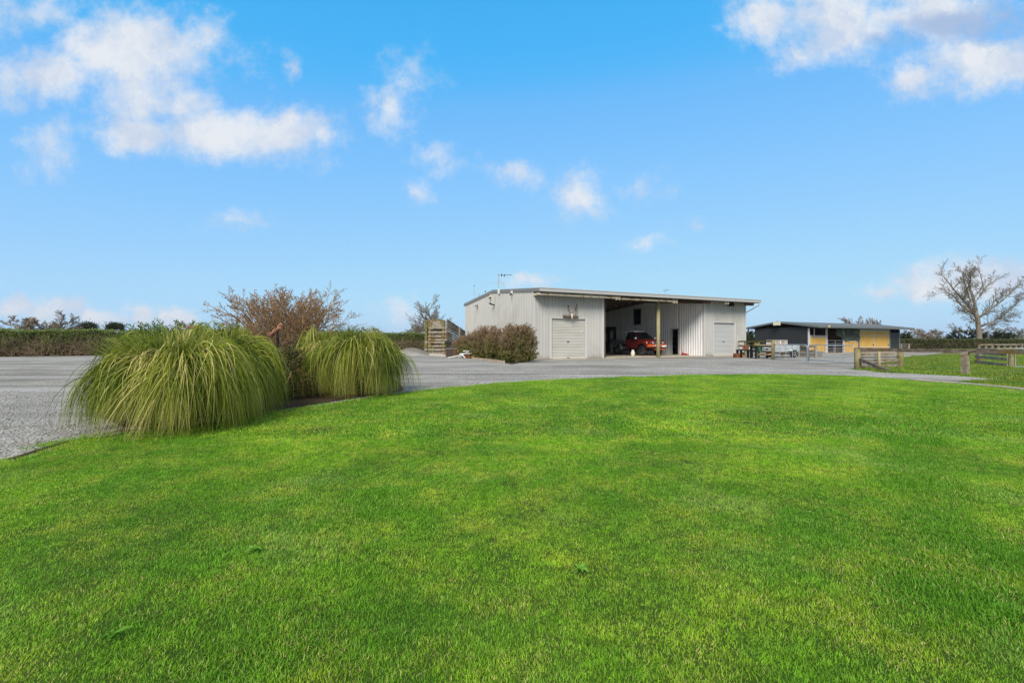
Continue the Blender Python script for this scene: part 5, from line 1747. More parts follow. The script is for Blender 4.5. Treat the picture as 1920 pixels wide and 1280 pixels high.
bush('brown_shrub', 'russet twiggy shrub to the shed side of the bare garden tree', (-6.15, 17.2), 1.3, 0.9, 1.62, 6500, M['brownshrub'], M['bark'], (0.06, 0.02), 0.5, 6)


def garden_tree():
    c = Vector((-7.85, 16.0, 0))
    t = thing('bare_garden_tree', 'spreading bare tree with brown leaf scraps rising behind the tussocks', 'tree', c)
    S = []
    for i in range(40):
        a = 2 * math.pi * i * 0.382 + 0.5 * math.sin(i * 3.7)
        lean = (0.12, 0.45, 0.75, 1.05)[i % 4] + 0.12 * math.sin(i * 5)
        d0 = (math.sin(lean) * math.cos(a), math.sin(lean) * math.sin(a), math.cos(lean))
        ln = (1.95, 2.1, 2.25, 2.45)[i % 4] * (1 + 0.06 * math.sin(i * 2.3))
        S.append(grow(200 + i, (0.10 * math.cos(a), 0.10 * math.sin(a), 0.45), ln, 0.036, 3, (7, 6, 5), (0.50, 0.55, 0.6), (0.52, 0.52, 0.45), first=0.16, trop=0.008, wob=0.055, d0=d0, segs=(7, 4, 3, 2)))
    S = np.concatenate(S)
    trunk = np.array([[0, 0, -0.1, 0.02, 0, 0.25, 0.15, 0.13], [0.02, 0, 0.25, 0.0, 0, 0.5, 0.13, 0.11]])
    sticks('trunk', np.concatenate([trunk, S[S[:, 8] == 0][:, :8]]), M['bark'], t, 6, world=False)
    tw = S[S[:, 8] >= 1][:, :8].copy()
    tw[:, 6:8] = np.clip(tw[:, 6:8], 0.0066, 0.1)
    sticks('branches', tw, M['bark'], t, 3, world=False)
    ends = S[S[:, 8] >= 2][:, 3:6]
    rg = np.random.default_rng(3)
    P = ends[rg.integers(0, len(ends), 4200)] + rg.normal(0, 0.02, (4200, 3))
    leaves('leaf_scraps', P, rg.normal(size=(4200, 3)) + np.array([0, 0, -0.6]), 0.055, 0.035, M['scraps'], t, world=False)


M['scraps'] = mat_leaf('brown_leaf_scraps', [(0.20, 0.10, 0.06), (0.28, 0.15, 0.07), (0.36, 0.22, 0.05)], 0.25, 1.2)
garden_tree()


def ornaments():
    red = mat('faded_red_enamel', (0.26, 0.06, 0.04), 0.5)
    pink = mat('pinkish_rust', (0.36, 0.17, 0.10), 0.6)
    c = AT(372, 655, 11.0)
    c.z = 0
    t = thing('hooped_ornament', 'red and black hooped metal ornament poking up over the tall shaggy tussock', 'garden ornament', c)
    zt = H + (640 - 613) / F * 11.0

    def q(px, py):
        p = AT(px, py, 11.0)
        return p
    MB().tube([c + Vector((0, 0, -0.1)), q(373, 632), q(371, 622)], 0.03, 8).build('stake', M['black'], t, world=True)
    MB().tube([q(367, 636), q(357, 630), q(352, 622), q(352, 616), q(355, 613.5)], [0.022, 0.024, 0.024, 0.022, 0.02], 8).build('hoop', M['black'], t, world=True, smooth_sh=True)
    MB().tube([q(355, 613.5), q(359, 613), q(364, 615), q(369, 620), q(371, 623)], [0.022, 0.026, 0.03, 0.034, 0.03], 8).build('arm', red, t, world=True, smooth_sh=True)
    MB().tube([q(359, 620), q(363, 618), q(368, 621)], 0.02, 8).build('arm', red, t, world=True)
    for dx, dy in ((3, -7), (7, -6), (10, -3)):
        MB().tube([q(372, 624), q(372 + dx, 624 + dy)], [0.03, 0.006], 6).build('spike', M['black'], t, world=True)
    c = AT(522, 640, 12.2)
    c.z = 0
    t = thing('looped_ornament', 'pinkish orange looped metal ornament on a dark stake before the bare tree', 'garden ornament', c)

    def q(px, py):
        return AT(px, py, 12.2)
    MB().tube([c + Vector((0, 0, -0.1)), q(521, 636), q(520.5, 620)], 0.035, 8).build('stake', M['black'], t, world=True)
    for cx, cy, rx, ry in ((526, 611.5, 4.2, 5.0), (517, 619.5, 4.0, 3.4), (508, 626.5, 3.8, 2.6)):
        pts = [q(cx + rx * math.cos(a), cy + ry * math.sin(a)) + Vector((0, 0.05 * math.sin(2 * a), 0)) for a in [2 * math.pi * i / 14 for i in range(15)]]
        MB().tube(pts, 0.024, 8, cap=False).build('loop', pink, t, world=True, smooth_sh=True)
    MB().tube([q(502, 630), q(511, 624), q(520, 617), q(528, 612)], [0.015, 0.03, 0.03, 0.02], 8).build('spine', pink, t, world=True, smooth_sh=True)
    for i, (px, py, s, lb) in enumerate(((558, 744, 0.13, 'grey rock at the foot of the dark shrub by the lawn'), (548, 746.5, 0.10, 'smaller grey rock on the tussock side of the first rock'), (568, 742.5, 0.09, 'half-buried rock nearest the rounded tussock'))):
        p = G(px, py)
        rg = random.Random(i)
        mb = MB().lathe([(0.02, -0.5), (0.75, -0.35), (1.0, 0.05), (0.8, 0.45), (0.35, 0.68), (0.02, 0.72)], (0, 0, 0), 9)
        for v in mb.v:
            v *= s * rg.uniform(0.85, 1.12)
            v += p + Vector((0, 0, s * 0.35))
        tag(mb.build('rock', mat_noise('grey_rock', [(0.22, 0.22, 0.21), (0.13, 0.13, 0.125)], (1, 1, 1), 9, 0.9), None, smooth_sh=True), lb, 'rock', 'rocks by the lawn edge')
    # white hose end curling on the far gravel
    pts = [G(*p, 0.03) for p in ((215, 676.5), (198, 677), (186, 679), (183, 682), (192, 684), (212, 685.5))]
    tag(MB().tube(pts, 0.045, 8).build('white_hose', M['white'], None, smooth_sh=True), 'white hose curling on the gravel behind the widest tussock', 'hose')


ornaments()

# shrubs along the shed's gable wall
SHR = [((0.32, 26.35), 1.02, 0.95, 1.88, 11000, 'biggest olive shrub at the shed corner, reaching onto the gravel'), ((-0.75, 28.7), 0.95, 0.9, 1.72, 9000, 'second olive-brown shrub from the shed corner'),
       ((-1.62, 31.0), 1.0, 0.9, 1.92, 9000, 'tallest purple-brown shrub in the row along the gable wall'), ((-2.55, 33.2), 0.95, 0.9, 1.66, 8000, 'fourth shrub from the shed corner along the gable wall'),
       ((-3.45, 35.4), 0.9, 0.9, 1.42, 7000, 'low brown shrub behind the white pipe heap'), ((-4.3, 37.6), 0.7, 0.7, 1.15, 5000, 'last dark shrub of the row, beside the loading ramp')]
for i, (c, rx, ry, h, n, lb) in enumerate(SHR):
    bush('wall_shrub', lb, c, rx, ry, h, n * 2, M['shrub'], M['bark'], (0.10, 0.04), 0.62, 20 + i, 'shrubs along the gable wall', rv_h=0.6)


# ---------------------------------------------------------------- hedges
def hedge(label, a, b, h, th, n, leaf, seed, m, stems=0, twig=0.0):
    rg = np.random.default_rng(seed)
    a, b = Vector((*a, 0)), Vector((*b, 0))
    L = (b - a).length
    d = (b - a) / L
    t = thing('hedge', label, 'hedge', a, math.atan2(d.y, d.x))
    ph = rg.random(8) * 6
    top = lambda u: h + 0.05 * np.sin(u * 0.9 + ph[0]) + 0.035 * np.sin(u * 2.3 + ph[1]) + 0.03 * np.sin(u * 5.1 + ph[2])
    front = lambda u, z: -th / 2 + 0.10 * np.sin(u * 0.8 + ph[3] + z) + 0.09 * np.sin(u * 2.1 + ph[4] - 2 * z) + 0.06 * np.sin(u * 4.7 + ph[5] + 3 * z)
    nf, nt, nb = int(n * 0.66), int(n * 0.22), int(n * 0.12)
    u = rg.random(nf) * L
    z = rg.random(nf) ** 0.8 * (top(u) - 0.01)
    keep = rg.random(nf) < np.clip(0.35 + z / h * 1.3, 0, 1)
    u, z = u[keep], z[keep]
    P1 = np.stack([u, front(u, z) + np.abs(rg.normal(0, 0.09, len(u))), z], axis=1)
    D1 = np.stack([rg.normal(0, 0.7, len(u)), -0.6 + rg.normal(0, 0.5, len(u)), 0.3 + rg.normal(0, 0.6, len(u))], axis=1)
    u = rg.random(nt) * L
    y = rg.uniform(-th / 2, th / 2, nt)
    P2 = np.stack([u, y, top(u) + np.abs(rg.normal(0, 0.035, nt)) * (1 + 2.0 * (rg.random(nt) < 0.06)) - 0.05], axis=1)
    D2 = np.stack([rg.normal(0, 0.6, nt), rg.normal(0, 0.6, nt), np.full(nt, 0.8)], axis=1)
    u = rg.random(nb) * L
    z = rg.random(nb) * h
    P3 = np.stack([u, th / 2 - 0.1 + rg.normal(0, 0.06, nb), z], axis=1)
    D3 = rg.normal(size=(nb, 3)) + np.array([0, 0.6, 0.3])
    P, D = np.concatenate([P1, P2, P3]), np.concatenate([D1, D2, D3])
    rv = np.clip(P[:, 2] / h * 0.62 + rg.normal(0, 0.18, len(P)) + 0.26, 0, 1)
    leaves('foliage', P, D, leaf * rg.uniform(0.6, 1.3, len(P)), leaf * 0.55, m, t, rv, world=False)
    # solid core of twigs; the inner shade is put into its dark colour
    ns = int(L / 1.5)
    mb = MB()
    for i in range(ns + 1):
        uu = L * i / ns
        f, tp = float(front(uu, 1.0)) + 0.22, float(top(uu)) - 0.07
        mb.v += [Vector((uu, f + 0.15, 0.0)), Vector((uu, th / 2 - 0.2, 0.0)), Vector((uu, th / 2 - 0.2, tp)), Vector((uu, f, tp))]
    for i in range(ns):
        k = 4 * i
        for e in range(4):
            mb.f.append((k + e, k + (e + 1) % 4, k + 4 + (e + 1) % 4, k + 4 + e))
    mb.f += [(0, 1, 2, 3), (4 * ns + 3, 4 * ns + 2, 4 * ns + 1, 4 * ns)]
    mb.build('shade_core', M['hedge_core'], t)
    if stems:
        u = rg.random(stems) * L
        z0 = rg.uniform(0.0, h * 0.55, stems)
        p0 = np.stack([u, front(u, z0) + rg.uniform(-0.03, 0.25, stems), z0], axis=1)
        dd = np.stack([rg.normal(0, 0.55, stems), rg.normal(-0.08, 0.25, stems), np.abs(rg.normal(0.5, 0.4, stems))], axis=1)
        p1 = p0 + dd * rg.uniform(0.35, 0.9, stems)[:, None]
        sticks('stems', np.concatenate([p0, p1, np.full((stems, 1), 0.013), np.full((stems, 1), 0.006)], axis=1), M['hedge_twig'], t, 3, world=False)
    return t


M['hedge_twig'] = mat_noise('dry_hedge_twig', [(0.34, 0.25, 0.16), (0.22, 0.155, 0.10)], (1, 1, 1), 3, 0.9, world=True)
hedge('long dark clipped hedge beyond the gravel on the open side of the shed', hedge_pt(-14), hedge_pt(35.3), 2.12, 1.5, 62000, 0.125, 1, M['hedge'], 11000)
M['hedge2'] = mat_leaf('far_hedge_leaves', [(0.11, 0.085, 0.035), (0.06, 0.065, 0.022), (0.075, 0.085, 0.025), (0.10, 0.11, 0.03)], 0.2, 0.25)
hedge('low clipped olive hedge beyond the paddock and the stable', (60, 75.5), (118, 87), 1.5, 1.6, 30000, 0.17, 2, M['hedge2'], 1500)


# ---------------------------------------------------------------- trees
def bare_tree(label, px, depth, top_y, width_px, seed, dense=(8, 6, 5, 3), lean=0.0, first=0.3, m='bark_grey', ang=(0.75, 0.7, 0.7, 0.7), thick=0.03, name='bare_tree', group='bare trees beyond the hedges', trop=0.06, tw_min=0.010, ratio=(0.55, 0.5, 0.48, 0.42)):
    hgt = H + (640 - top_y) / F * depth
    c = Vector(((px - 960) / F * depth, depth, 0))
    t = thing(name, label, 'tree', c, group=group)
    S = grow(seed, (0, 0, -0.1), hgt * 0.86, hgt * thick, 3 if len(dense) < 5 else 4, dense, ang, ratio, first=first, trop=trop, wob=0.10, d0=(lean, 0, 1))
    mx = S[:, 5].max()
    wx = max(np.percentile(np.abs(S[:, 3]), 90), 0.1)
    want = width_px / F * depth / 2
    kx = np.clip(want / wx, 0.5, 2.4)
    S[:, [2, 5]] *= hgt / mx
    S[:, [0, 1, 3, 4]] *= kx
    tr = S[S[:, 8] <= 1][:, :8].copy()
    tw = S[S[:, 8] >= 2][:, :8].copy()
    tw[:, 6:8] = np.maximum(tw[:, 6:8], tw_min)
    sticks('trunk', tr, M[m], t, 6, world=False)
    sticks('crown', tw, M[m], t, 3, world=False)
    return t


def big_tree():
    """old bare tree: stout trunk, forking into heavy crooked limbs"""
    D = 86.0
    c = Vector(((1836 - 960) / F * D, D, 0))
    t = thing('old_bare_tree', 'big old leafless tree with crooked limbs standing above the far hedge', 'tree', c)
    s = D / F
    limbs = [  # photo polylines of the main limbs with their thickness (px)
        ([(1836, 652), (1836, 628), (1834, 608), (1832, 592)], (9.5, 8, 7.5, 6.5)),
        ([(1832, 594), (1822, 584), (1808, 570), (1801, 556), (1797, 549), (1776, 545)], (4.6, 4.0, 3.2, 2.4, 1.6, .5)),
        ([(1806, 566), (1803, 545), (1800, 530), (1790, 520), (1778, 516)], (3.0, 2.4, 2.0, 1.2, .5)),
        ([(1832, 592), (1824, 575), (1818, 560), (1808, 540), (1800, 520), (1796, 508)], (4.6, 3.6, 3.0, 2.2, 1.5, .5)),
        ([(1832, 592), (1835, 575), (1837, 558), (1836, 540), (1837, 522), (1836, 508)], (5.0, 4.2, 3.4, 2.6, 1.6, .6)),
        ([(1837, 556), (1846, 540), (1858, 530), (1866, 525)], (2.8, 2.0, 1.4, .6)),
        ([(1834, 596), (1846, 584), (1858, 572), (1868, 560), (1882, 540), (1887, 530)], (4.4, 3.6, 2.8, 2.0, 1.2, .5)),
        ([(1862, 566), (1876, 556), (1890, 553), (1905, 549)], (2.2, 1.6, 1.1, .5)),
        ([(1837, 612), (1852, 606), (1866, 596), (1880, 580), (1892, 566), (1906, 552)], (3.8, 3.0, 2.4, 1.8, 1.2, .5)),
        ([(1835, 606), (1822, 600), (1812, 598), (1804, 590), (1786, 587)], (3.0, 2.4, 1.9, 1.4, .5)),
        ([(1839, 624), (1852, 612), (1866, 606), (1878, 600)], (2.4, 1.8, 1.2, .5)),
        ([(1820, 566), (1812, 540), (1806, 518), (1808, 504)], (2.4, 1.8, 1.2, .5)),
        ([(1844, 546), (1842, 530), (1838, 514), (1834, 506)], (1.8, 1.4, 1.0, .5)),
        ([(1866, 598), (1884, 596), (1894, 588)], (1.6, 1.0, .4)),
        ([(1822, 622), (1806, 619), (1790, 620)], (1.2, .9, .4))]
    rg = random.Random(42)
    tr, tw = [], []
    for pts, wd in limbs:
        dy = rg.uniform(-1, 1)
        P = []
        for i, (x, y) in enumerate(pts):
            f = i / (len(pts) - 1)
            P.append(Vector(((x - 1836) * s, dy * 4.5 * f * (len(pts) > 4), H + (640 - y) * s)))
        W_ = [w * s * 0.5 for w in wd]
        for i in range(len(P) - 1):
            tr.append((*P[i], *P[i + 1], W_[i], W_[i + 1]))
            n = int((P[i + 1] - P[i]).length / 0.42)
            if pts[0][1] > 640 and i < 2:
                n = 0
            for k in range(n):
                f = (k + rg.random()) / max(n, 1)
                q = P[i].lerp(P[i + 1], f)
                r_ = W_[i] * (1 - f) + W_[i + 1] * f
                dq = (P[i + 1] - P[i]).normalized()
                ax = dq.orthogonal()
                ax.rotate(Matrix.Rotation(rg.random() * 6.28, 3, dq))
                v = dq.copy()
                v.rotate(Matrix.Rotation(rg.uniform(0.4, 1.1), 3, ax.normalized()))
                sub = grow(rg.randrange(99999), q, rg.uniform(1.2, 2.6), max(r_ * 0.45, 0.03), 2, (6, 5), (0.65, 0.7), (0.55, 0.5), first=0.2, trop=0.05, wob=0.13, d0=v, segs=(4, 3, 2))
                tw.append(sub[:, :8])
    sticks('trunk', tr, M['bark_grey'], t, 8, world=False)
    tw = np.concatenate(tw)
    tw[:, 6:8] = np.clip(tw[:, 6:8], 0.018, 1)
    sticks('crown', tw, M['bark_grey'], t, 3, world=False)


big_tree()
bare_tree('bare upright tree rising directly behind the loading ramp', 821, 62, 547, 76, 34, (17, 10, 7), first=0.10, ang=(0.62, 0.42, 0.5, 0.5), thick=0.026, trop=0.05, m='bark_grey', tw_min=0.019, ratio=(0.62, 0.5, 0.48, 0.4))
M['bark_warm'] = mat_noise('warm_brown_twigs', [(0.28, 0.20, 0.135), (0.20, 0.14, 0.095)], (1, 1, 1), 1, 0.9, world=True)
for px, dp, ty, w, sd, mm, lb in (
        (38, 72, 590, 70, 1, 'bark_warm', 'rounded bare brown tree furthest along the dark hedge'), (70, 74, 594, 60, 2, 'bark_warm', 'low bushy bare tree between two taller ones over the dark hedge'),
        (98, 76, 581, 56, 3, 'bark_grey', 'tallest bare tree above the open end of the dark hedge'), (344, 80, 603, 46, 4, 'bark_warm', 'small domed bare tree behind the hooped ornament'),
        (634, 78, 618, 44, 5, 'bark_warm', 'low brown tree just past the garden tree'), (664, 80, 616, 36, 6, 'bark_warm', 'thin bare tree halfway along the hedge behind the rounded tussock'),
        (698, 82, 613, 30, 7, 'bark_grey', 'small grey bare tree above the middle of the hedge'), (768, 86, 607, 34, 8, 'bark_warm', 'brown tree over the hedge near the gravel heap'),
        (790, 88, 606, 34, 9, 'bark_grey', 'grey-brown tree partly hidden by the loading ramp'), (1612, 112, 592, 46, 10, 'bark_warm', 'broad bare tree standing above the stable roof'),
        (1638, 114, 594, 14, 11, 'bark_warm', 'slim bare tree above the stable roof'), (1652, 112, 595, 24, 12, 'bark_warm', 'small round bare tree above the far end of the stable roof'),
        (1708, 118, 618, 26, 13, 'bark_grey', 'faint bare tree just past the stable end'), (1728, 112, 614, 44, 14, 'bark_warm', 'brownish round tree behind the olive hedge'),
        (1752, 114, 616, 44, 15, 'bark_grey', 'grey spreading tree next to the brownish round one'), (1856, 104, 621, 60, 16, 'bark_warm', 'russet thicket tree at the foot of the big old tree'),
        (1904, 118, 612, 56, 17, 'bark_grey', 'bare tree at the picture edge beyond the olive hedge')):
    bare_tree(lb, px, dp, ty, w, sd, (13, 10, 7) if w > 20 else (9, 8, 6), first=0.10, m=mm, ang=(0.8, 0.6, 0.6, 0.6), thick=0.022, trop=0.05, tw_min=0.034, ratio=(0.60, 0.5, 0.48, 0.4))
M['evergreen'] = mat_leaf('dark_evergreen', [(0.02, 0.03, 0.012), (0.035, 0.045, 0.018), (0.05, 0.06, 0.022)], 0.1, 0.3)
for px, dp, ty, w, sd, lb in ((1812, 94, 618, 54, 41, 'dark rounded evergreen left of the big old tree trunk'), (1878, 96, 624, 28, 42, 'small dark evergreen right of the big old tree trunk'),
                              (1697, 100, 625, 12, 43, 'little dark conifer just past the stable end'), (1402, 78, 622, 16, 44, 'dark conifer seen between shed and stable'),
                              (1411, 80, 632, 14, 45, 'low dark bush seen between shed and stable')):
    hgt = H + (640 - ty) / F * dp
    bush('evergreen_tree', lb, ((px - 960) / F * dp, dp), w / F * dp / 2, w / F * dp / 2, hgt * 0.98, 6000 if w > 20 else 2200, M['evergreen'], M['bark_grey'], (0.30, 0.13), 0.4, sd, 'evergreens beyond the hedge', 'tree')


def wind_tree(label, px, dp, ty, w, sd):
    hgt = H + (640 - ty) / F * dp
    s = dp / F
    t = thing('windswept_pine', label, 'tree', ((px - 960) * s, dp, 0), group='windswept pines')
    rg = np.random.default_rng(sd)
    pts = [(0, 0, 0), (-0.1 * w * s, 0, hgt * 0.5), (0.02 * w * s, 0, hgt * 0.86)]
    tr = [(*pts[0], *pts[1], 0.22, 0.17), (*pts[1], *pts[2], 0.17, 0.09)]
    pads = [(0.0, 0.96, 0.34), (0.30, 0.90, 0.24), (-0.26, 0.86, 0.26), (0.46, 0.78, 0.14), (-0.42, 0.74, 0.16), (0.1, 0.86, 0.2)]
    P, D = [], []
    for dx, fz, rr in pads:
        c = np.array([dx * w * s, 0, hgt * fz - 0.3])
        tr.append((*pts[2][:2], pts[2][2] * 0.85, *c, 0.08, 0.04))
        n = int(2200 * rr)
        q = rg.normal(size=(n, 3)) * np.array([rr * w * s * 0.5, rr * w * s * 0.5, 0.26]) + c
        P.append(q)
        D.append(rg.normal(size=(n, 3)) + np.array([0, 0, 0.5]))
    sticks('trunk', tr, M['bark_grey'], t, 6, world=False)
    leaves('crown', np.concatenate(P), np.concatenate(D), 0.34, 0.10, M['evergreen'], t, world=False)


wind_tree('flat-topped windswept pine, the one nearer the bare trees', 163, 92, 604, 34, 1)
wind_tree('flat-topped windswept pine nearer the widest tussock', 215, 92, 604.5, 30, 2)


# ---------------------------------------------------------------- grass and stones (scattered)
def patch(n, rad, h, w, seed, lean=0.55, flat=0.0):
    """a patch of grass blades: vertices, faces, per-face random value"""
    rg = np.random.default_rng(seed)
    r_, a = rad * np.sqrt(rg.random(n)), rg.random(n) * 2 * np.pi
    b = np.stack([r_ * np.cos(a), r_ * np.sin(a), np.full(n, -0.004)], axis=1)
    az = rg.random(n) * 2 * np.pi
    ln = h * rg.uniform(0.55, 1.25, n)
    l1 = rg.uniform(0.1, lean, n)
    d1 = np.stack([np.cos(az) * np.sin(l1), np.sin(az) * np.sin(l1), np.cos(l1)], axis=1)
    l2 = l1 + rg.uniform(0.1, 0.9, n)
    d2 = np.stack([np.cos(az) * np.sin(l2), np.sin(az) * np.sin(l2), np.cos(l2)], axis=1)
    p1 = b + d1 * ln[:, None] * 0.55
    p2 = p1 + d2 * ln[:, None] * 0.45
    sd = np.stack([-np.sin(az + rg.normal(0, 0.5, n)), np.cos(az), np.zeros(n)], axis=1) * (w * rg.uniform(0.7, 1.3, n))[:, None] / 2
    V = np.stack([b - sd, b + sd, p1 - sd * 0.85, p1 + sd * 0.85, p2], axis=1).reshape(-1, 3)
    k = np.arange(n)[:, None] * 5
    Fc = np.concatenate([k + np.array([[0, 1, 3]]), k + np.array([[0, 3, 2]]), k + np.array([[2, 3, 4]])], axis=1).reshape(-1, 3)
    return V, Fc, np.repeat(rg.random(n), 3)


def scatter(name, sources, P, rot, scl, tint, pick, m, label=None, cat=None):
    """one object: small source meshes instanced over its own loose points by geometry nodes"""
    V, Fc, rv, var = [], [], [], []
    off = 0
    for i, (v, f, r_) in enumerate(sources):
        V.append(v)
        Fc.append(f + off)
        rv.append(r_)
        var.append(np.full(len(v), i))
        off += len(v)
    n = len(P)
    V.append(P)
    var.append(np.full(n, -1))
    V, Fc, rv, var = np.concatenate(V), np.concatenate(Fc), np.concatenate(rv), np.concatenate(var)
    o = fast_mesh(name, V, Fc, m, None, rv)
    me = o.data
    for an, typ, arr in (('variant', 'INT', var), ('rotz', 'FLOAT', np.concatenate([np.zeros(off), rot])), ('scl', 'FLOAT', np.concatenate([np.ones(off), scl])),
                         ('tint', 'FLOAT', np.concatenate([np.zeros(off), tint])), ('pick', 'INT', np.concatenate([np.full(off, -9), pick]))):
        a = me.attributes.new(an, typ, 'POINT')
        a.data.foreach_set('value', arr.astype(np.int32 if typ == 'INT' else np.float32))
    ng = bpy.data.node_groups.new(name + '_scatter', 'GeometryNodeTree')
    ng.interface.new_socket('Geometry', in_out='INPUT', socket_type='NodeSocketGeometry')
    ng.interface.new_socket('Geometry', in_out='OUTPUT', socket_type='NodeSocketGeometry')
    gi, go = ng.nodes.new('NodeGroupInput'), ng.nodes.new('NodeGroupOutput')

    def attr(nm, typ):
        a = ng.nodes.new('GeometryNodeInputNamedAttribute')
        a.data_type = typ
        a.inputs[0].default_value = nm
        return a.outputs[0]

    def eq(sk, val):
        c = ng.nodes.new('FunctionNodeCompare')
        c.data_type, c.operation = 'INT', 'EQUAL'
        ng.links.new(sk, c.inputs[2])
        c.inputs[3].default_value = val
        return c.outputs[0]

    def sep(sel):
        s = ng.nodes.new('GeometryNodeSeparateGeometry')
        s.domain = 'POINT'
        ng.links.new(gi.outputs[0], s.inputs[0])
        ng.links.new(sel, s.inputs[1])
        return s.outputs[0]
    va, pk = attr('variant', 'INT'), attr('pick', 'INT')
    pts = sep(eq(va, -1))
    cx = ng.nodes.new('ShaderNodeCombineXYZ')
    ng.links.new(attr('rotz', 'FLOAT'), cx.inputs[2])
    e2r = ng.nodes.new('FunctionNodeEulerToRotation')
    ng.links.new(cx.outputs[0], e2r.inputs[0])
    jn = ng.nodes.new('GeometryNodeJoinGeometry')
    for i in range(len(sources)):
        iop = ng.nodes.new('GeometryNodeInstanceOnPoints')
        ng.links.new(pts, iop.inputs['Points'])
        ng.links.new(eq(pk, i), iop.inputs['Selection'])
        ng.links.new(sep(eq(va, i)), iop.inputs['Instance'])
        ng.links.new(e2r.outputs[0], iop.inputs['Rotation'])
        ng.links.new(attr('scl', 'FLOAT'), iop.inputs['Scale'])
        ng.links.new(iop.outputs[0], jn.inputs[0])
    ng.links.new(jn.outputs[0], go.inputs[0])
    md = o.modifiers.new('scatter', 'NODES')
    md.node_group = ng
    return tag(o, label, cat, kind='stuff')


def grass_material(name, base, dark, yel, straw, freq=(0.55, 2.3)):
    m = mat(name, base, 0.55, 0, 0.25)
    t = m.node_tree
    b = principled(m)
    P = wpos(t)
    n1, n2 = noise(t, P, freq[0], 4, 0.6), noise(t, P, freq[1], 4, 0.6)
    n3 = noise(t, P, freq[1] * 3.1, 3, 0.6)
    at = nd(t, 'ShaderNodeAttribute', attribute_name='rnd')
    ti = nd(t, 'ShaderNodeAttribute', attribute_name='tint', attribute_type='INSTANCER')
    c = mixc(t, smooth(t, n1.outputs[0], 0.34, 0.66), (*dark, 1), (*base, 1))
    c = mixc(t, smooth(t, n2.outputs[0], 0.42, 0.80), c, (*yel, 1))
    n4 = noise(t, P, 17.0, 3, 0.6)
    n6 = noise(t, P, freq[0] * 0.9, 5, 0.6, 0.8)
    c = mixc(t, 0.9, c, mixc(t, smooth(t, n6.outputs[0], 0.32, 0.68), (0.66, 0.74, 0.68, 1), (1.22, 1.15, 1.2, 1)), 'MULTIPLY')
    n5 = noise(t, P, freq[0] * 1.7, 3, 0.5)
    c = mixc(t, smooth(t, n5.outputs[0], 0.52, 0.72, 0.0, 0.55), c, (base[0] * 1.1, base[1] * 0.95, base[2] * 4.5, 1))
    c = mixc(t, 0.8, c, mixc(t, smooth(t, n4.outputs[0], 0.3, 0.7), (0.60, 0.64, 0.60, 1), (1.28, 1.26, 1.22, 1)), 'MULTIPLY')
    c = mixc(t, mth(t, 'MULTIPLY', smooth(t, n3.outputs[0], 0.52, 0.72), 0.6), c, (*dark, 1))
    c = mixc(t, ti.outputs['Fac'], c, (dark[0] * 0.75, dark[1] * 0.82, dark[2] * 0.6, 1))
    c = mixc(t, 0.5, c, mixc(t, at.outputs['Fac'], (0.45, 0.5, 0.45, 1), (1.5, 1.4, 1.3, 1)), 'MULTIPLY')
    dead = mth(t, 'MULTIPLY', mth(t, 'GREATER_THAN', at.outputs['Fac'], 0.90), smooth(t, n2.outputs[0], 0.3, 0.65))
    c = mixc(t, dead, c, (*straw, 1))
    t.links.new(c, b.inputs['Base Color'])
    tr = nd(t, 'ShaderNodeBsdfTranslucent')
    t.links.new(c, tr.inputs[0])
    mx = nd(t, 'ShaderNodeMixShader')
    mx.inputs[0].default_value = 0.3
    t.links.new(b.outputs[0], mx.inputs[1])
    t.links.new(tr.outputs[0], mx.inputs[2])
    t.links.new(mx.outputs[0], t.nodes['Material Output'].inputs[0])
    return m


def jitter_grid(x0, x1, y0, y1, step, seed):
    rg = np.random.default_rng(seed)
    X, Y = np.meshgrid(np.arange(x0, x1, step), np.arange(y0, y1, step))
    P = np.stack([X.ravel(), Y.ravel()], axis=1)
    return P + rg.uniform(-0.5, 0.5, P.shape) * step


M['grass'] = grass_material('lawn_grass_blades', LAWN_COLS[0], LAWN_COLS[1], LAWN_COLS[2], LAWN_COLS[3])
M['rough_grass'] = grass_material('paddock_grass_blades', (0.21, 0.34, 0.025), (0.12, 0.24, 0.018), (0.36, 0.38, 0.05), (0.50, 0.40, 0.13), (0.35, 1.1))


def lush(P):
    """darker, taller lines in the lawn, where the ground stays wet"""
    tt = np.zeros(len(P))
    for line, wdt in (([(1770, 735), (1755, 765), (1700, 800), (1690, 840), (1730, 900), (1760, 960), (1800, 1040), (1850, 1130)], 0.22), ([(530, 1140), (510, 1200), (480, 1290)], 0.16), ([(735, 930), (720, 950), (760, 925)], 0.22)):
        Q = np.array([tuple(G(*p))[:2] for p in line])
        for a, b in zip(Q[:-1], Q[1:]):
            ab = b - a
            f = np.clip(((P - a) @ ab) / (ab @ ab), 0, 1)
            d = np.linalg.norm(P - (a + f[:, None] * ab), axis=1)
            d = d + 0.12 * np.sin(P[:, 0] * 5.1 + P[:, 1] * 3.3)
            tt = np.maximum(tt, np.clip(1.3 - d / wdt, 0, 1))
    return tt


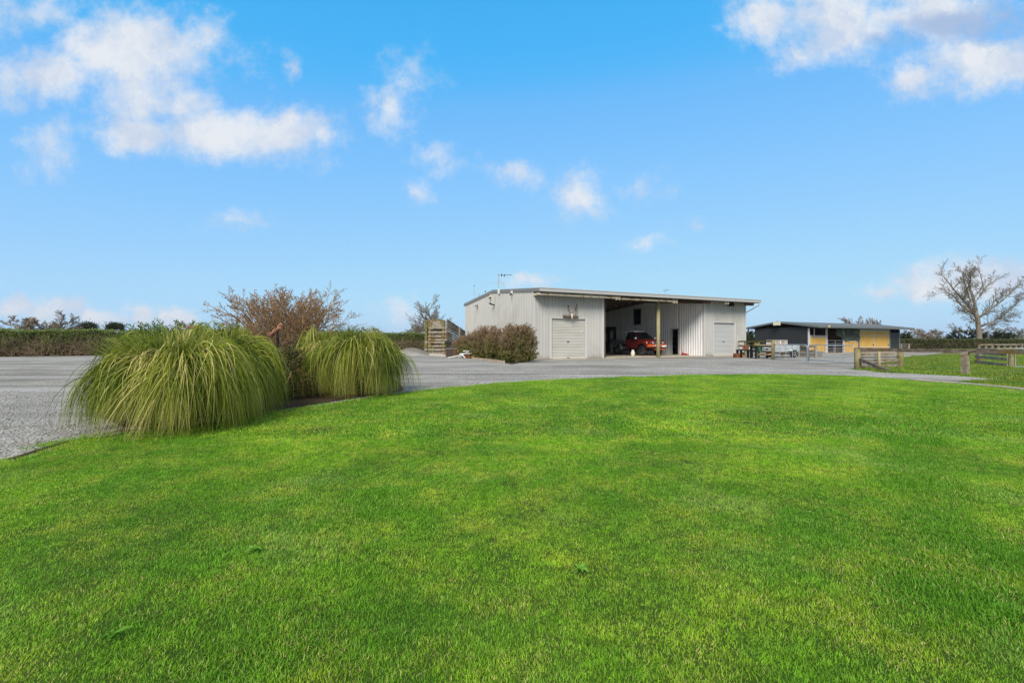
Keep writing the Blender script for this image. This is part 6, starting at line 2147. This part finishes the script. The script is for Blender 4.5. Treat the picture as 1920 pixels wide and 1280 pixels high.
def lawn_grass():
    rg = np.random.default_rng(77)
    near = [patch(680, 0.15, 0.022, 0.0024, s, 1.05) for s in (1, 2, 3)]
    far = [patch(520, 0.34, 0.028, 0.0050, s, 1.05) for s in (4, 5)]
    P1 = jitter_grid(-10, 10, 0.3, 5.6, 0.128, 1)
    P2 = jitter_grid(-13, 13.2, 5.4, 17.2, 0.25, 2)
    P1 = P1[(np.abs(P1[:, 0]) < 1.3 * P1[:, 1] + 3.2)]
    P2 = P2[(np.abs(P2[:, 0]) < 1.3 * P2[:, 1] + 3.2)]
    P = np.concatenate([P1, P2])
    kind = np.concatenate([np.zeros(len(P1), int), np.ones(len(P2), int)])
    k = inside(P + np.stack([0.10 * np.sin(P[:, 1] * 9 + P[:, 0] * 4), 0.10 * np.sin(P[:, 0] * 7.3)], axis=1) + rg.normal(0, 0.05, P.shape), LAWN) & ~inside(P, BED)
    P, kind = P[k], kind[k]
    n = len(P)
    tint = lush(P)
    pick = np.where(kind == 0, rg.integers(0, 3, n), 3 + rg.integers(0, 2, n))
    scl = rg.uniform(0.85, 1.2, n) * (1 + 0.55 * tint) * (1 + 0.22 * np.sin(P[:, 0] * 2.1 + 1) * np.sin(P[:, 1] * 1.7))
    scatter('lawn_grass', near + far, np.concatenate([P, np.full((n, 1), 0.008)], axis=1), rg.random(n) * 6.28, scl, tint * 0.75, pick, M['grass'], 'short mown green grass of the lawn', 'grass')


def rough_grass():
    rg = np.random.default_rng(78)
    src = [patch(240, 0.42, 0.10, 0.011, s, 0.8) for s in (6, 7, 8)]
    pad = [(p[0], p[1]) for p in PADDOCK_EDGE[3:]] + [(16.4, 14.6), (22, 10), (48, 26), (52, 40)]
    P = jitter_grid(12, 52, 10, 46, 0.33, 3)
    k = inside(P, pad) & (P[:, 0] < 1.3 * P[:, 1] + 2)
    P = P[k]
    far_ = P[:, 1] > 30
    P = P[~far_ | (rg.random(len(P)) < 0.6)]
    W_ = jitter_grid(11, 22, 5, 15, 0.25, 4)
    W_ = W_[inside(W_, WEDGE) & (W_[:, 0] < 1.3 * W_[:, 1] + 2)]
    n1, n2 = len(P), len(W_)
    Q = np.concatenate([P, W_])
    scl = np.concatenate([rg.uniform(0.7, 1.5, n1), rg.uniform(0.5, 0.75, n2)])
    Z = np.full((n1 + n2, 1), -0.012)
    scatter('paddock_grass', src, np.concatenate([Q, Z], axis=1), rg.random(n1 + n2) * 6.28, scl, np.zeros(n1 + n2), rg.integers(0, 3, n1 + n2), M['rough_grass'], 'longer rough grass of the paddock behind the rail', 'grass')


def pebbles():
    rg = np.random.default_rng(79)
    src = []
    for s in range(4):
        r2 = np.random.default_rng(s)
        mb = MB().lathe([(0.01, -0.5), (0.8, -0.3), (1.0, 0.1), (0.6, 0.5), (0.01, 0.62)], (0, 0, 0), 6)
        V = np.array([tuple(v) for v in mb.v]) * np.array([1, 0.75, 0.6]) * r2.uniform(0.75, 1.15, (len(mb.v), 1)) * 0.016
        Fq = np.array([f for f in mb.f if len(f) == 4])
        Ft = np.concatenate([Fq[:, [0, 1, 2]], Fq[:, [0, 2, 3]]])
        src.append((V, Ft, np.full(len(Ft), s / 3)))
    cl = []
    A = jitter_grid(-13, -3.5, 3.0, 11, 0.055, 5)
    A = A[(rg.random(len(A)) < np.clip(1.25 - (A[:, 1] - 4) * 0.13, 0.12, 1))]
    B = jitter_grid(-3.5, 13, 10, 20, 0.13, 6)
    LE = np.array(LAWN_EDGE)
    E = jitter_grid(-6, 13, 3.5, 17.5, 0.06, 7)
    E = E[np.min(np.linalg.norm(E[:, None, :] - LE[None, ::6, :], axis=2), axis=1) < rg.gamma(2.0, 0.22, len(E))]
    P = np.concatenate([A, B, E])
    k = ~inside(P, LAWN) & ~inside(P, BED) & inside(P, gravel_poly) & (P[:, 0] > -1.35 * P[:, 1] - 1.5)
    P = P[k]
    n = len(P)
    dmin = np.min(np.linalg.norm(P[:, None, :] - LE[None, ::6, :], axis=2), axis=1)
    tint = np.clip(1.0 - dmin / 0.7, 0, 1) * rg.uniform(0.3, 1, n)
    scl = rg.gamma(4, 0.22, n) * 0.9
    scatter('loose_stones', src, np.concatenate([P, np.full((n, 1), 0.003)], axis=1), rg.random(n) * 6.28, scl, tint, rg.integers(0, 4, n), M['stone'], 'loose grey stones on the gravel near the lawn', 'gravel')


def stone_material():
    m = mat('loose_grey_stone', (0.3, 0.3, 0.29), 0.9, 0, 0.2)
    t = m.node_tree
    n = noise(t, wpos(t), 23.0, 2, 0.5)
    ti = nd(t, 'ShaderNodeAttribute', attribute_name='tint', attribute_type='INSTANCER')
    c = mixc(t, smooth(t, n.outputs[0], 0.3, 0.7), (0.14, 0.14, 0.135, 1), (0.47, 0.465, 0.445, 1))
    c = mixc(t, ti.outputs['Fac'], c, mixc(t, n.outputs[0], (0.12, 0.09, 0.065, 1), (0.36, 0.28, 0.2, 1)))
    t.links.new(c, principled(m).inputs['Base Color'])
    return m


M['stone'] = stone_material()
lawn_grass()
rough_grass()
pebbles()


def weeds():
    """broad-leaved weeds that stand out in the lawn"""
    lm = mat_leaf('weed_leaf', [(0.16, 0.36, 0.03), (0.24, 0.46, 0.06)], 0.45, 3.0)
    for i, (px, py, s, lb) in enumerate(((1085, 1078, 0.06, 'broad-leaved weed rosette near the middle of the lawn front'), (478, 1040, 0.05, 'flat weed rosette in the lawn below the gap between tussocks'),
                                         (210, 1208, 0.05, 'long-leaved weed in the lawn corner below the gravel'))):
        c = G(px, py)
        t = thing('weed', lb, 'weed', c, group='broad-leaved weeds in the lawn')
        rg = random.Random(i + 50)
        n = 7
        for k in range(n):
            a = 2 * math.pi * k / n + rg.uniform(-0.6, 0.6)
            L = s * rg.uniform(0.5, 1.4)
            w = L * 0.30
            d = Vector((math.cos(a), math.sin(a), 0))
            sd = Vector((-d.y, d.x, 0))
            up = Vector((0, 0, 1))
            rows = [(0.0, 0.15, 0.02), (0.3, 0.8, 0.034), (0.6, 1.1, 0.038), (0.85, 0.7, 0.034), (1.0, 0.04, 0.028)]
            V = []
            for f, ww, z in rows:
                for e in (-1, 0, 1):
                    V.append(d * L * f + sd * e * w * ww / 2 + up * (z + (0.012 if e else 0.0)))
            Fq = [(3 * r_ + e, 3 * r_ + e + 1, 3 * r_ + e + 4, 3 * r_ + e + 3) for r_ in range(4) for e in (0, 1)]
            fast_mesh('leaf', [tuple(v) for v in V], Fq, lm, t, np.full(8, rg.random()), smooth_sh=True)


weeds()


# ---------------------------------------------------------------- air between here and the hills
def haze():
    m = bpy.data.materials.new('thin_haze')
    m.use_nodes = True
    t = m.node_tree
    t.nodes.clear()
    out = nd(t, 'ShaderNodeOutputMaterial')
    v = nd(t, 'ShaderNodeVolumePrincipled')
    v.inputs['Color'].default_value = (0.72, 0.84, 1.0, 1)
    v.inputs['Density'].default_value = 0.00010
    t.links.new(v.outputs[0], out.inputs['Volume'])
    o = MB().bx(-6600, 6600, -900, 7400, -3.0, 165).build('haze', m)
    tag(o, kind='stuff')


haze()
